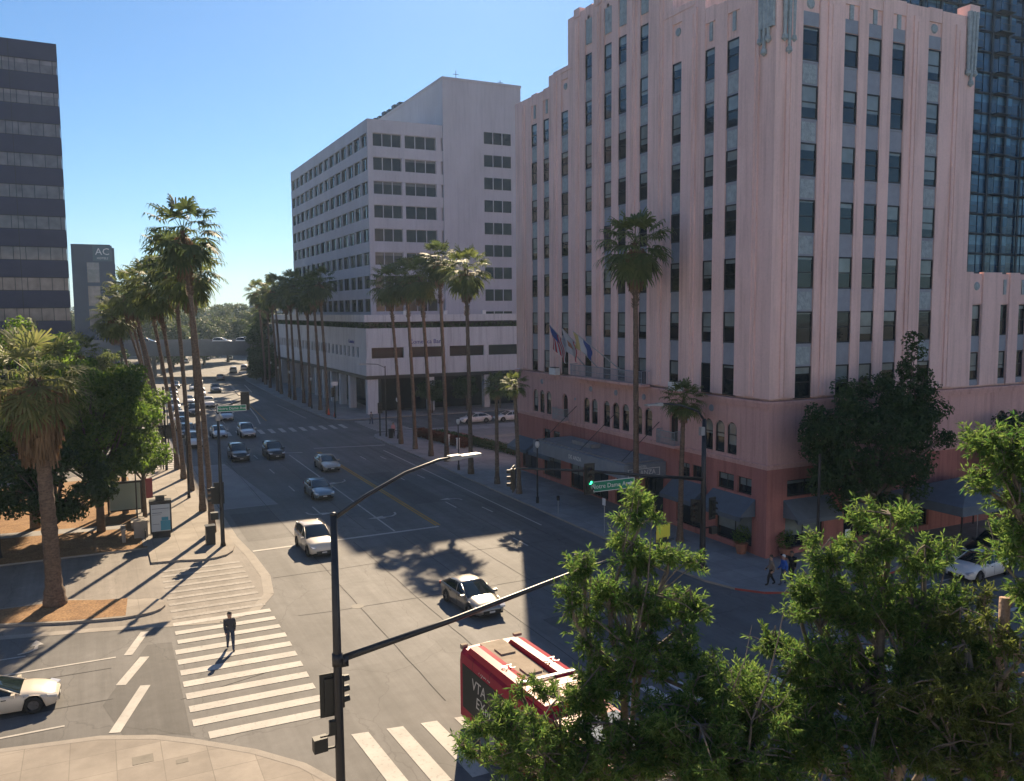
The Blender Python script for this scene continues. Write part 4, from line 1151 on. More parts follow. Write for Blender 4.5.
_pc = {}
def palm_meshes(var, kind):
    k = (var, kind)
    if k not in _pc:
        if kind == 'big': V, F = palm_crown(50+var, 3.2, 40+3*var, 18, lo=-62)
        elif kind == 'near': V, F = palm_crown(70+var, 3.2, 42, 24, lo=-48, hi=84, wid=.038, leaflen=.52, pet=.60, dr=(.0, .30))
        else: V, F = palm_crown(90+var, 2.3, 34, 16, lo=-35)
        me = npmesh('crown', V, F, M_PALMN if kind == 'near' else M_PALM if kind != 'big' or var % 2 else M_PALM2)
        if kind == 'near': V, F = palm_skirt(5+var, 1.75, 3.5, 520)
        else: V, F = palm_skirt(5+var, .95 if kind == 'big' else .55, 2.4 if kind == 'big' else .8, 200 if kind == 'big' else 60)
        _pc[k] = (me, npmesh('skirt', V, F, M_SKIRT))
    return _pc[k]
def palm(x, y, z0, top, label, kind='big', var=0, r=.2, s=1.0, group=None, rz=0., dark=None):
    """trunk from (x,y,z0) to the head point top"""
    e = empty('fan_palm', (x, y, z0), 0, label, 'palm tree', group)
    tx, ty, tz = top[0]-x, top[1]-y, top[2]-z0
    m = MB(); n = 44; pts = []; rad = []; s = s*rnd.uniform(.9, 1.1)
    for i in range(n+1):
        t = i/n; pts.append((tx*t**1.5, ty*t**1.5, -.1+(tz+.1)*t)); rad.append(r*(1.55-.5*min(1, t*9)-.32*t)*(1+.05*((i % 2)*2-1)+rnd.uniform(-.03, .03)))
    m.tube(pts, rad, 10); m.build('trunk', M_TRUNKP, e, smooth=True)
    if kind != 'small':                       # boots of cut fronds on the upper trunk
        b = MB(); H = min(4.5, tz*.3)
        for i in range(150):
            t = 1-(rnd.random()*H)/tz; a = i*2.4; c = Vector((tx*t**1.5, ty*t**1.5, -.1+(tz+.1)*t)); o = Vector((math.cos(a), math.sin(a), 0))
            rr = r*(.8); p = c+o*rr; q = p+o*.16+Vector((0, 0, .22)); sd = Vector((-o.y, o.x, 0))*.07
            b.add([p-sd, p+sd, q+sd*.6, q-sd*.6], [(0, 1, 2, 3)])
        b.build('leaf_bases', M_TRUNKP, e)
    cm, sm = palm_meshes(var, kind)
    o = link('crown', cm, e, (tx, ty, tz), rz); o.scale = (s, s, s)
    o = link('skirt', sm, e, (tx, ty, tz-.25), rz); o.scale = (s, s, s)
    return e

GL = 'palms along the left pavement'; GR = 'palms along the right pavement'; GF = 'palms along the bank block'
palm(7.05, 63.9, .13, (5.9, 63.9, 21.6), 'tall leaning palm with reddish trunk and high ragged head, nearest of the left pavement row', var=0, r=.19, group=GL, s=1.0)
palm(7.2, 71.3, .13, (6.9, 71.3, 19.4), 'second palm of the left pavement row, dark straight trunk beside the leaning one', var=1, r=.2, group=GL, s=.9)
palm(7.2, 80.1, .13, (6.5, 80.1, 20.4), 'third palm from the corner in the left pavement row', var=2, group=GL, rz=1)
palm(7.1, 86.3, .13, (5.4, 86.3, 18.6), 'fourth palm from the corner in the left pavement row', var=3, group=GL, rz=2)
_l = ['fifth palm from the corner on the left pavement, just before the side street', 'first palm beyond the left side street, half hidden by nearer heads', 'second palm beyond the left side street', 'third palm beyond the left side street', 'fourth palm beyond the left side street', 'leftmost low headed palm beyond the park trees', 'farthest palm of the left row, close to the freeway bridge']
for i, (x, y, tx, z) in enumerate(((7.0, 92.0, 4.8, 19.0), (6.9, 109, 3.9, 18.6), (6.9, 118, 4.4, 17.4), (7.0, 128, 3.2, 17.6), (7.3, 140, 4.8, 16.8), (4.6, 112, 2.2, 15.6), (8.2, 158, 6.6, 16.9))):
    palm(x, y, .13, (tx, y, z), _l[i], var=i % 4, group=GL, rz=i*1.3, s=.95)
_l = ['nearest tall palm of the right pavement row, head against the podium', 'second tall palm of the right row with the highest sunlit head', 'third tall palm of the right pavement row', 'fourth tall palm of the right pavement row', 'farthest tall palm of the right pavement row, by the crossing']
for i, (x, y, tx, z) in enumerate(((32.5, 75.5, 32.2, 20.0), (33.0, 83.1, 32.4, 21.2), (32.7, 87.0, 31.8, 19.6), (32.8, 92.4, 32.0, 19.8), (32.6, 96.9, 31.5, 19.4))):
    palm(x, y, .13, (tx, y, z), _l[i], var=(i+1) % 4, group=GR, rz=i*1.7, s=.84, r=.22)
palm(32.6, 65.2, .13, (32.2, 65.2, 9.7), 'small bright green palm in front of the left end of the pink hotel', 'small', 0, r=.2, s=.62, group='small palms on the right pavement')
palm(32.7, 69.9, .13, (32.7, 69.9, 9.2), 'small dull green palm between the bright small palm and the tall row', 'small', 1, r=.2, s=.62, group='small palms on the right pavement')
palm(34.6, 50.3, .13, (34.3, 50.2, 20.6), 'tall palm standing alone in front of the hotel facade', 'big', 1, r=.21, s=.92)
palm(35.4, 46.2, .13, (35.6, 46.2, 9.9), 'short palm beside the traffic mast in front of the hotel arches', 'small', 2, r=.19, s=.75)
palm(-2.6, 51.8, .13, (-2.9, 51.6, 12.6), 'stout palm with a thick brown skirt of dead fronds on the corner island', 'near', 0, r=.42, s=1.0)
ys = [131, 137, 143, 149, 155, 161, 168, 175, 183, 192]
for i, y in enumerate(ys):
    palm(32.2+.3*(i % 2)+max(0, (y-165)*.04), y, .13, (31.4+.4*(i % 3)+max(0, (y-165)*.04), y, 20.6-(i % 3)*.8), ['nearest', 'second', 'third', 'fourth', 'fifth', 'sixth', 'seventh', 'eighth', 'ninth', 'farthest'][i]+' palm of the dense row beside the pale bank block', var=i % 4, group=GF, rz=i, s=1.0, r=.24)
for i, (x, y, z) in enumerate(((36.0, 205, 17), (38.0, 219, 16), (41.5, 248, 15))):
    palm(x, y, .13, (x, y, z), ['palm just past the dense row, before the bridge', 'palm close before the freeway bridge on the right', 'palm beyond the freeway bridge on the right'][i], var=i, rz=i, s=1.1)
# palms in front of the banded tower
palm(-10.5, 100, .13, (-10.5, 100, 15.0), 'palm silhouetted against the glass bands of the dark tower', var=2, s=.75)
palm(-1.6, 108, .13, (-1.6, 108, 11.6), 'low pale green palm between the park trees and the navy tower', 'small', 1, s=1.25)
palm(-12.0, 62.0, .13, (-12.0, 62, 12.2), 'palm with sunlit yellow fronds at the left edge behind the skirted palm', 'near', 0, s=.95, r=.3, rz=2)

# broadleaf trees in the park
tree('park_tree', -.2, 68.0, .12, 12.6, 4.0, 3.6, 3.4, 90, 300, .30, M_LEAF, 'bright green bushy tree in the park beside the pavement display', seed=3, trunk_r=.26)
tree('park_tree', -4.6, 71.5, .12, 15.2, 4.9, 4.4, 3.8, 100, 240, .32, M_LEAF, 'tall bright green tree in the middle of the park', seed=4, trunk_r=.3)
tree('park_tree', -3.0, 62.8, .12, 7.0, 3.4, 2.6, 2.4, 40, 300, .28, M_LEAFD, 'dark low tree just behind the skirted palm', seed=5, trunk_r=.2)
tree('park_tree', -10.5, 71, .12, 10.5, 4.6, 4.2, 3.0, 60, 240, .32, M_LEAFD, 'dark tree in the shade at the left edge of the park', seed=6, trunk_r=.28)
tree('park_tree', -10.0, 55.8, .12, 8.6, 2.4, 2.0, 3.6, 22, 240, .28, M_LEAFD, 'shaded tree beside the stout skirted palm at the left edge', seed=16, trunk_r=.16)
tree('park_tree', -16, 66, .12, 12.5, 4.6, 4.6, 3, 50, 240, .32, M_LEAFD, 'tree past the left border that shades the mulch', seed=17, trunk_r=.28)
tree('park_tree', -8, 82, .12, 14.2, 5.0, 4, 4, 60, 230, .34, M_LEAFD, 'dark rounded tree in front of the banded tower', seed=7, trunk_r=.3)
tree('park_tree', 2.9, 70.8, .13, 7.0, 1.9, 1.6, 3.6, 22, 300, .26, M_LEAF, 'small sunlit tree leaning over the pavement from the park', seed=8, trunk_r=.14)
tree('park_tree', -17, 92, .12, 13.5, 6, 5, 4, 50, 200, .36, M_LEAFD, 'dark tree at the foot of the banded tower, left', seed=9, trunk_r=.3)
tree('street_tree', -3.5, 113, .12, 12, 3.6, 3.2, 3.5, 34, 200, .34, M_LEAFO, 'olive green tree at the base corner of the banded tower', seed=10, trunk_r=.25)
for i, (x, y, h) in enumerate(((1.2, 124, 8.5), (-3.5, 132, 10), (1.5, 146, 9), (-4, 156, 11), (2.4, 172, 9), (4.0, 196, 9))):
    tree('street_tree', x, y, .12, h, 3.2, 3, 2.2, 30, 130, .4, M_LEAFD if i % 2 else M_LEAFO, ['nearest', 'second', 'third', 'fourth', 'fifth', 'farthest'][i]+' tree of the loose row behind the far left palm trunks', seed=80+i, trunk_r=.2, group='trees behind the far left palms')
tree('park_tree', 1.6, 73.5, .12, 12.2, 2.8, 3.0, 4.2, 50, 290, .30, M_LEAF, 'green tree at the pavement edge above the glass shelter panel', seed=18, trunk_r=.2)
# dark tree in front of the hotel's side facade
tree('street_tree', 43.9, 37.4, .13, 11.6, 6.2, 2.3, 3.4, 170, 300, .24, M_LEAFD, 'large dark evergreen tree in front of the hotel side facade', seed=12, trunk_r=.3, rmin=.5, rmax=.95)
tree('street_tree', 47.0, 37.6, .13, 14.0, 1.5, 1.3, 7.0, 26, 300, .24, M_LEAFD, 'narrow dark evergreen rising beside the large dark tree', seed=13, trunk_r=.2, rmin=.4, rmax=.75)
tree('street_tree', 60.5, 37.6, .13, 7.0, 3.2, 1.6, 2.4, 40, 260, .24, M_LEAFD, 'low dark tree near the hotel wing and the pitched canopy', seed=14, trunk_r=.2)
tree('street_tree', 58.6, 38.3, .13, 8.2, 2.0, 1.3, 3.8, 34, 260, .24, M_LEAFD, 'slim dark tree right behind the pitched canopy', seed=15, trunk_r=.2)
# small trees before the bank
for i, (x, y, h) in enumerate(((47, 124.2, 5.0), (53, 124.5, 5.2), (59, 124.8, 5.6))):
    tree('street_tree', x, y, .13, h, 2.0, 1.6, 2.2, 26, 200, .3, M_LEAFD, ['small dark tree before the bank colonnade, second from its corner', 'small dark tree before the bank colonnade, third from its corner', 'small dark tree before the bank colonnade, nearest the hotel', 'small dark tree at the bank corner column'][i], seed=20+i, trunk_r=.12)
# trees below and beyond the bridge
tl = [(36.5, 206, 15, 4.6), (40, 216, 14, 5), (38, 212, 9, 4), (42, 228, 10, 5), (46, 246, 12, 6), (34.5, 200, 7, 3.2), (50, 262, 14, 6), (56, 285, 15, 7)]
for i, (x, y, h, r) in enumerate(tl):
    tree('roadside_tree', x, y, 0, h, r, r, h*.2, 46, 70, .55, M_LEAFD if i in (0, 1, 2, 3, 5) else M_FAR, ['tall dark tree closing the dense palm row', 'tall dark tree hiding the right end of the bridge', 'dark roadside tree before the bridge', 'dark roadside tree under the right side of the bridge', 'tree behind the bridge on the right', 'low dark tree at the end of the dense palm row', 'tall tree behind the bridge right of the road', 'tall tree far behind the bridge on the right'][i], seed=30+i, trunk_r=.3, rmin=1.0, rmax=1.9)
bt = [(20, 262, 13, 6), (30, 275, 13, 6), (39, 290, 15, 7), (16, 300, 16, 8), (26, 320, 16, 9), (58, 320, 18, 9), (48, 345, 20, 10), (66, 350, 19, 10), (34, 360, 19, 10), (8, 310, 17, 8), (0, 330, 17, 8)]
nm = ['left of the sunlit gap', 'in the sunlit gap', 'right of the sunlit gap', 'behind the left palm heads', 'in the hazy middle distance', 'right above the bridge cars', 'highest on the hazy skyline', 'rightmost on the hazy skyline', 'centred on the hazy skyline', 'beside the navy tower', 'behind the navy tower']
for i, (x, y, h, r) in enumerate(bt):
    tree('distant_tree', x, y, 0, h, r, r, h*.15, 44, 26, .9, M_FAR, 'hazy green tree beyond the freeway bridge, '+nm[i], seed=50+i, trunk_r=.4, rmin=1.6, rmax=2.8)
# far wood along the horizon
rs = np.random.RandomState(99)
C = []; Rr = []
for i in range(520):
    a = rs.uniform(-.35, 1.1); d = rs.uniform(430, 760); C.append((math.sin(a)*d, math.cos(a)*d, rs.uniform(3, 15)+d*.006)); Rr.append(rs.uniform(4, 8))
P, N = clump_points(C, Rr, 3.2, rs); V, F = leaves(P, N, 2.6, .7, .5, rs)
tag(link('far_wood', npmesh('far_wood', V, F, M_FAR)), 'far-off belt of trees on the horizon', 'woodland', kind='stuff')
m = MB()
hp = [(-1400, 1250), (-900, 1300), (-300, 1350), (300, 1330), (900, 1250), (1400, 1100)]
hz = [12, 18, 15, 20, 14, 16]
for i in range(5):
    a, b = hp[i], hp[i+1]
    m.add([(a[0], a[1], -1), (b[0], b[1], -1), (b[0]*1.05, b[1]*1.08, hz[i+1]), (a[0]*1.05, a[1]*1.08, hz[i])], [(0, 1, 2, 3)])
tag(m.build('hills', mat('hill_green', (.07, .09, .05), .95, var=.2, vscale=.01)), kind='structure')

# hotel planters, hedge by plaza
for i, (x, y, lb) in enumerate(((37.2, 42.1, 'clipped round shrub in a terracotta pot left of the hotel corner pier'), (38.9, 39.9, 'clipped round shrub in a terracotta pot right of the hotel corner pier'))):
    e = empty('potted_shrub', (x, y, .13), 0, lb, 'potted plant', 'shrubs flanking the hotel corner')
    m = MB(); m.lathe([(.0, 0), (.28, 0), (.42, .6), (.46, .62), (.46, .7), (.36, .7), (.34, .6), (0, .6)], n=14); m.build('pot', mat('terracotta', (.30, .13, .08), .8, var=.15), e)
    P, N = clump_points([(0, 0, 1.25), (.2, .1, 1.5), (-.2, -.1, 1.1)], [.62, .45, .5], 700, np.random.RandomState(i), .75)
    V, F = leaves(P, N, .11, .6, .4); link('foliage', npmesh('foliage', V, F, M_LEAF), e)
for i, (a, b, h, lb, mm) in enumerate((((37.2, 100.5), (41.2, 76.5), .9, 'low dark hedge between the right pavement and the plaza', M_LEAFD), ((36.9, 102), (38.6, 90), 1.0, 'reddish low shrubs at the far end of the plaza hedge', leafmat('red_leaf', (.10, .035, .02), (.16, .06, .03), .3)))):
    rs = np.random.RandomState(200+i); n = 7000; t = rs.rand(n)[:, None]; off = 1.2 if i == 0 else -.3
    P = np.array([a[0], a[1], .2])+(np.array([b[0], b[1], .2])-np.array([a[0], a[1], .2]))*t+np.stack([rs.uniform(-.7, .7, n)+off, rs.uniform(-.3, .3, n), rs.uniform(0, h, n)], 1)
    V, F = leaves(P, rs.normal(0, 1, (n, 3)), .2, .6); tag(link('hedge', npmesh('hedge', V, F, mm)), lb, 'hedge')
m = MB()
a = Vector((40.2, 98, 0)); b = Vector((41.6, 77, 0))
m.prism([(40.2, 98), (41.6, 78), (42.4, 78), (41.0, 98)], .1, .75); tag(m.build('planter_wall', M_BRICKR), 'low red brick planter wall between hedge and plaza', 'planter wall')
for i in range(2):
    y = 93-i*3; m = MB(); m.box(37.0, 37.3, y-.15, y+.15, .1, 1.3); m.box(36.96, 37.34, y-.19, y+.19, 1.3, 1.4)
    tag(m.build('bollard', M_WHITE), ['farther white post at the end of the reddish shrubs', 'nearer white post beside the reddish shrubs'][i], 'bollard', 'white posts by the shrubs')

# ---- foreground trees ------------------------------------------------
def at(px, py, depth):
    """a point in front of the viewpoint at a chosen real distance"""
    d = _F+_R*((px-IW/2)/FPX)+_U*((IH/2-py)/FPX)
    return Vector((0, 0, CZ))+d*depth
def tufts(P, D, rs, n=13, L=.13, w=.21, spread=.85):
    """sprays of narrow leaflets at twig tips: P tips, D twig directions"""
    k = len(P); P = np.repeat(P, n, 0); D = np.repeat(D, n, 0)
    d = unit(D*rs.uniform(.15, 1.1, (k*n, 1))+rs.normal(0, spread*.62, (k*n, 3))+np.array([0, 0, -.10]))
    st = P-D*rs.uniform(0, .16, (k*n, 1))
    ll = L*rs.uniform(.45, 1.35, (k*n, 1)); S = unit(np.cross(d, rs.normal(0, 1, (k*n, 3)))); N = np.cross(S, d)
    W = ll*w*.5
    mid = st+d*ll*.45
    V = np.stack([st, mid+S*W+N*W*.3, st+d*ll-np.array([0, 0, .12])*ll, mid-S*W+N*W*.3], 1).reshape(-1, 3)
    return V, np.arange(len(V)).reshape(-1, 4)
def near_tree(name, base, lobes, label, ntuft, lmat=None, seed=1, L=.098, trunk_r=.11, bare=None, n=17, bark=None):
    """lobes: list of (centre Vector, radius Vector) of foliage masses carried by one trunk"""
    rs = np.random.RandomState(seed); e = empty(name, tuple(base), 0, label, 'tree'); B = np.array(base)
    tw = MB(); Vs = []; Fs = []; off = 0
    vol = [r[0]*r[1]*r[2] for c, r in lobes]; tot = sum(v**.67 for v in vol)
    top = np.array(lobes[0][0])-B
    trunk = [np.zeros(3)+np.array([0, 0, -.1])]
    ctr = np.mean([np.array(c) for c, r in lobes], 0)-B
    for t in (.25, .5, .75, .9): trunk.append(np.array([ctr[0]*t**2, ctr[1]*t**2, ctr[2]*t])+rs.normal(0, .06, 3))
    trunk.append(top*.5+ctr*.5)
    tw.tube([tuple(p) for p in trunk], [trunk_r*1.25, trunk_r, trunk_r*.85, trunk_r*.7, trunk_r*.5, trunk_r*.3], 9)
    for (c, r), v in zip(lobes, vol):
        c = np.array(c)-B; r = np.array(r)
        k = int(ntuft*(v**.67)/tot)
        # sub-branches of the lobe: stems from trunk to lobe, then branchlets
        j = trunk[rs.randint(3, 5)]
        stem = limb_path(j, c-np.array([0, 0, r[2]*.5]), .1, 4, rs)+[tuple(c+np.array([0, 0, r[2]*.55]))]
        tw.tube(stem, [trunk_r*.5, trunk_r*.42, trunk_r*.34, trunk_r*.26, trunk_r*.2, .008], 6)
        nb = max(6, k//15); ends = []
        for q in range(nb):
            d = unit(rs.normal(0, 1, 3)); d[2] = d[2]*.8+.15; s = np.array(stem[rs.randint(3, 6)])*1.0
            en = c+d*r*rs.uniform(.25, 1.0); ends.append(en)
            tw.tube(limb_path(s, en, .1, 3, rs), [.018, .013, .009, .006], 4, cap=False)
        ends = np.array(ends)
        # tufts grouped round the branchlet ends
        idx = rs.randint(0, nb, k); dd = unit(rs.normal(0, 1, (k, 3))); P = ends[idx]+dd*rs.uniform(.04, .27, (k, 1))*np.array([1, 1, .9])
        P = P*1.0; lim = (P-c)/r; nn = np.linalg.norm(lim, axis=1); keep = nn < 1.45; P = P[keep]; dd = dd[keep]; idx = idx[keep]
        Dn = unit(dd*.7+unit(P-c)*.5+np.array([0, 0, .45]))
        for p, i_ in list(zip(P, idx))[::4]:
            tw.tube([tuple(ends[i_]), tuple((ends[i_]+p)/2+np.array([0, 0, .02])), tuple(p)], [.006, .005, .003], 3, cap=False)
        V, F = tufts(P, Dn, rs, n, L); Vs.append(V); Fs.append(F+off); off += len(V)
    for (pts, rad) in (bare or []):
        pts = [tuple(np.array(p)-B) for p in pts]; tw.tube(pts, [rad*(1-.8*i/(len(pts)-1)) for i in range(len(pts))], 6)
    tw.build('trunk', bark or M_TWIG, e, smooth=True)
    link('crown', npmesh('crown', np.concatenate(Vs), np.concatenate(Fs), lmat or M_LEAFF), e)
    return e
def lobe(px, py, d, rx, rz, ry=None):
    return (at(px, py, d), (rx, ry or rx, rz))
def twig(ps): return [at(*p) for p in ps]
def bush(seedpts, rad):
    return [(twig(seedpts), rad)]
# tree with the pointed top left of centre
near_tree('street_tree', (7.0, 10.6, .13), [
    lobe(640, 512, 13.5, .42, .5), lobe(632, 560, 13.4, .62, .5), lobe(668, 560, 13.3, .45, .4), lobe(612, 600, 13.3, .55, .45), lobe(652, 612, 13.2, .7, .5),
    lobe(690, 605, 13.2, .4, .45), lobe(584, 570, 13.0, .38, .42), lobe(572, 602, 12.9, .30, .3), lobe(590, 632, 13, .35, .35), lobe(640, 660, 12.8, .8, .5), lobe(684, 655, 12.6, .6, .5), lobe(600, 682, 12.6, .6, .42)],
    'foreground tree with a pointed sunlit top overlapping the green street sign', 2100, seed=61, bare=[(twig([(760, 781, 11.4), (740, 712, 12.0), (690, 690, 12.4), (648, 672, 12.6), (620, 640, 12.8), (596, 620, 12.9)]), .05), (twig([(620, 700, 12.6), (636, 640, 12.8), (648, 580, 13.0), (652, 520, 13.2)]), .03)])
# dark lower mass over the bus
near_tree('street_tree', (4.6, 12.6, .13), [
    lobe(640, 735, 12.0, .7, .5), lobe(690, 765, 11.6, .7, .4), lobe(560, 715, 12.4, .85, .5), lobe(510, 735, 12.6, .7, .42), lobe(480, 752, 12.7, .4, .35), lobe(610, 742, 12, .85, .5), lobe(545, 768, 12.1, .9, .4), lobe(500, 706, 12.8, .3, .3), lobe(522, 688, 12.8, .22, .22), lobe(640, 775, 11.6, .8, .4), lobe(590, 765, 12.0, .8, .4), lobe(700, 720, 12.0, .7, .4), lobe(720, 775, 11.4, .8, .4), lobe(590, 696, 12.6, .45, .35)],
    'foreground tree whose low dark branches cover the red bus', 2300, seed=62)
# big central one on the right
near_tree('street_tree', (10.2, 8.4, .13), [
    lobe(890, 535, 12.6, .5, .55), lobe(862, 560, 12.6, .55, .5), lobe(925, 560, 12.5, .55, .4), lobe(830, 560, 12.8, .42, .6), lobe(820, 610, 12.7, .6, .6), lobe(800, 600, 12.9, .35, .5),
    lobe(880, 610, 12.4, .9, .6), lobe(945, 600, 12.3, .5, .4), lobe(850, 670, 12.2, 1.0, .65), lobe(920, 660, 12.0, .9, .6), lobe(810, 680, 12.4, .7, .6), lobe(775, 640, 12.6, .4, .4), lobe(860, 770, 11.4, 1.2, .5), lobe(960, 690, 11.6, .8, .5), lobe(820, 720, 12.0, .8, .5), lobe(1000, 770, 11.2, 1.0, .5), lobe(750, 690, 12.3, .6, .4), lobe(985, 650, 11.9, .7, .6), lobe(1000, 720, 11.6, .9, .7), lobe(905, 620, 12.2, .8, .6), lobe(850, 610, 12.5, .6, .5), lobe(880, 735, 11.8, 1.2, .6), lobe(800, 745, 12.0, .8, .5), lobe(950, 735, 11.5, .9, .6)],
    'large foreground tree right of centre with sunlit feathery tops', 6500, seed=63, trunk_r=.14, n=17)
# top right branches
near_tree('street_tree', (12.4, 5.6, .13), [
    lobe(990, 440, 11.2, .42, .28), lobe(1012, 455, 11.0, .5, .4), lobe(985, 480, 11.2, .35, .22), lobe(1020, 500, 10.8, .5, .4), lobe(1008, 540, 11, .42, .28), lobe(1045, 540, 10.6, .7, .6), lobe(1040, 450, 10.8, .6, .6), lobe(1050, 620, 10.4, .6, .6)],
    'foreground tree reaching in from the upper right edge with yellow-green tips', 1300, seed=64, bare=[(twig([(1060, 640, 10.6), (1022, 585, 10.9), (1000, 560, 11.0), (988, 520, 11.1)]), .03)], L=.092)
# right lower
near_tree('street_tree', (11.6, 6.6, .13), [
    lobe(960, 620, 11.6, .45, .3), lobe(985, 600, 11.6, .22, .25), lobe(965, 660, 11.4, .5, .4), lobe(930, 700, 11.2, .6, .5), lobe(990, 700, 11.0, .6, .5), lobe(1010, 745, 10.8, .7, .5), lobe(950, 760, 11, .8, .4), lobe(1020, 650, 10.8, .4, .3)],
    'foreground tree with dull olive leaves at the lower right around the cut stump', 1300, lmat=M_LEAFO, seed=65, L=.085)
# bottom middle with bare twigs
near_tree('street_tree', (8.0, 9.0, .13), [
    lobe(720, 690, 11.8, .75, .4), lobe(760, 720, 11.6, .8, .5), lobe(700, 745, 11.4, .9, .5), lobe(660, 720, 11.8, .5, .4), lobe(760, 770, 11.2, .9, .4), lobe(790, 660, 12.0, .4, .3)],
    'foreground tree with bare grey twigs poking through its top, bottom centre', 1900, seed=66,
    bare=[(twig([(745, 781, 11.2), (752, 720, 11.4), (768, 680, 11.5), (778, 640, 11.6), (784, 610, 11.6)]), .022), (twig([(752, 720, 11.4), (735, 690, 11.5), (728, 660, 11.5)]), .014), (twig([(728, 700, 11.4), (745, 660, 11.5), (752, 625, 11.6)]), .012),
          (twig([(752, 720, 11.4), (780, 705, 11.4), (792, 688, 11.4)]), .012), (twig([(735, 690, 11.5), (720, 672, 11.5), (712, 650, 11.5)]), .009), (twig([(690, 781, 11.6), (680, 740, 11.7), (690, 700, 11.8), (700, 670, 11.8)]), .016), (twig([(640, 781, 11.8), (628, 752, 11.9), (606, 728, 12), (590, 712, 12)]), .02)], L=.092)
# cut off trunk at the right edge
e = empty('lopped_tree', tuple(at(1006, 781, 11.2).xy)+(.13,), 0, 'pale lopped trunk with one curved side branch at the right edge', 'tree stump')
m = MB(); b = Vector(e.location); T = at(1005, 598, 11.2)-b
m.tube([(0, 0, -.1), (0, 0, T.z*.5), tuple(Vector((T.x, T.y, T.z*.85))), tuple(T)], [.12, .10, .075, .07], 10)
for ps, r_ in (([(1005, 612, 11.2), (1012, 598, 11.15), (1022, 597, 11.1), (1040, 604, 11.0)], .035), ([(1005, 690, 11.2), (1012, 676, 11.1), (1024, 674, 11.0), (1040, 680, 10.9)], .035)):
    m.tube([tuple(at(*p)-b) for p in ps], [r_, r_*.95, r_*.8, r_*.6], 7)
m.build('trunk', mat('lopped_bark', (.36, .24, .17), .9, var=.25, vscale=6, bump=.6, bscale=20), e, smooth=True)
# ================================================================== VEHICLES
def loft(stations, rings, m, mi=0, caps=True, closed=False):
    """stations: list of rings (same length) -> skin"""
    n = len(rings[0]); vs = [p for r in rings for p in r]; fs = []
    for i in range(len(rings)-1):
        for k in range(n-1 if not closed else n):
            fs.append((i*n+k, (i+1)*n+k, (i+1)*n+(k+1) % n, i*n+(k+1) % n))
    if caps: fs += [tuple(range(n)), tuple((len(rings)-1)*n+k for k in reversed(range(n)))]
    m.add(vs, fs, mi)

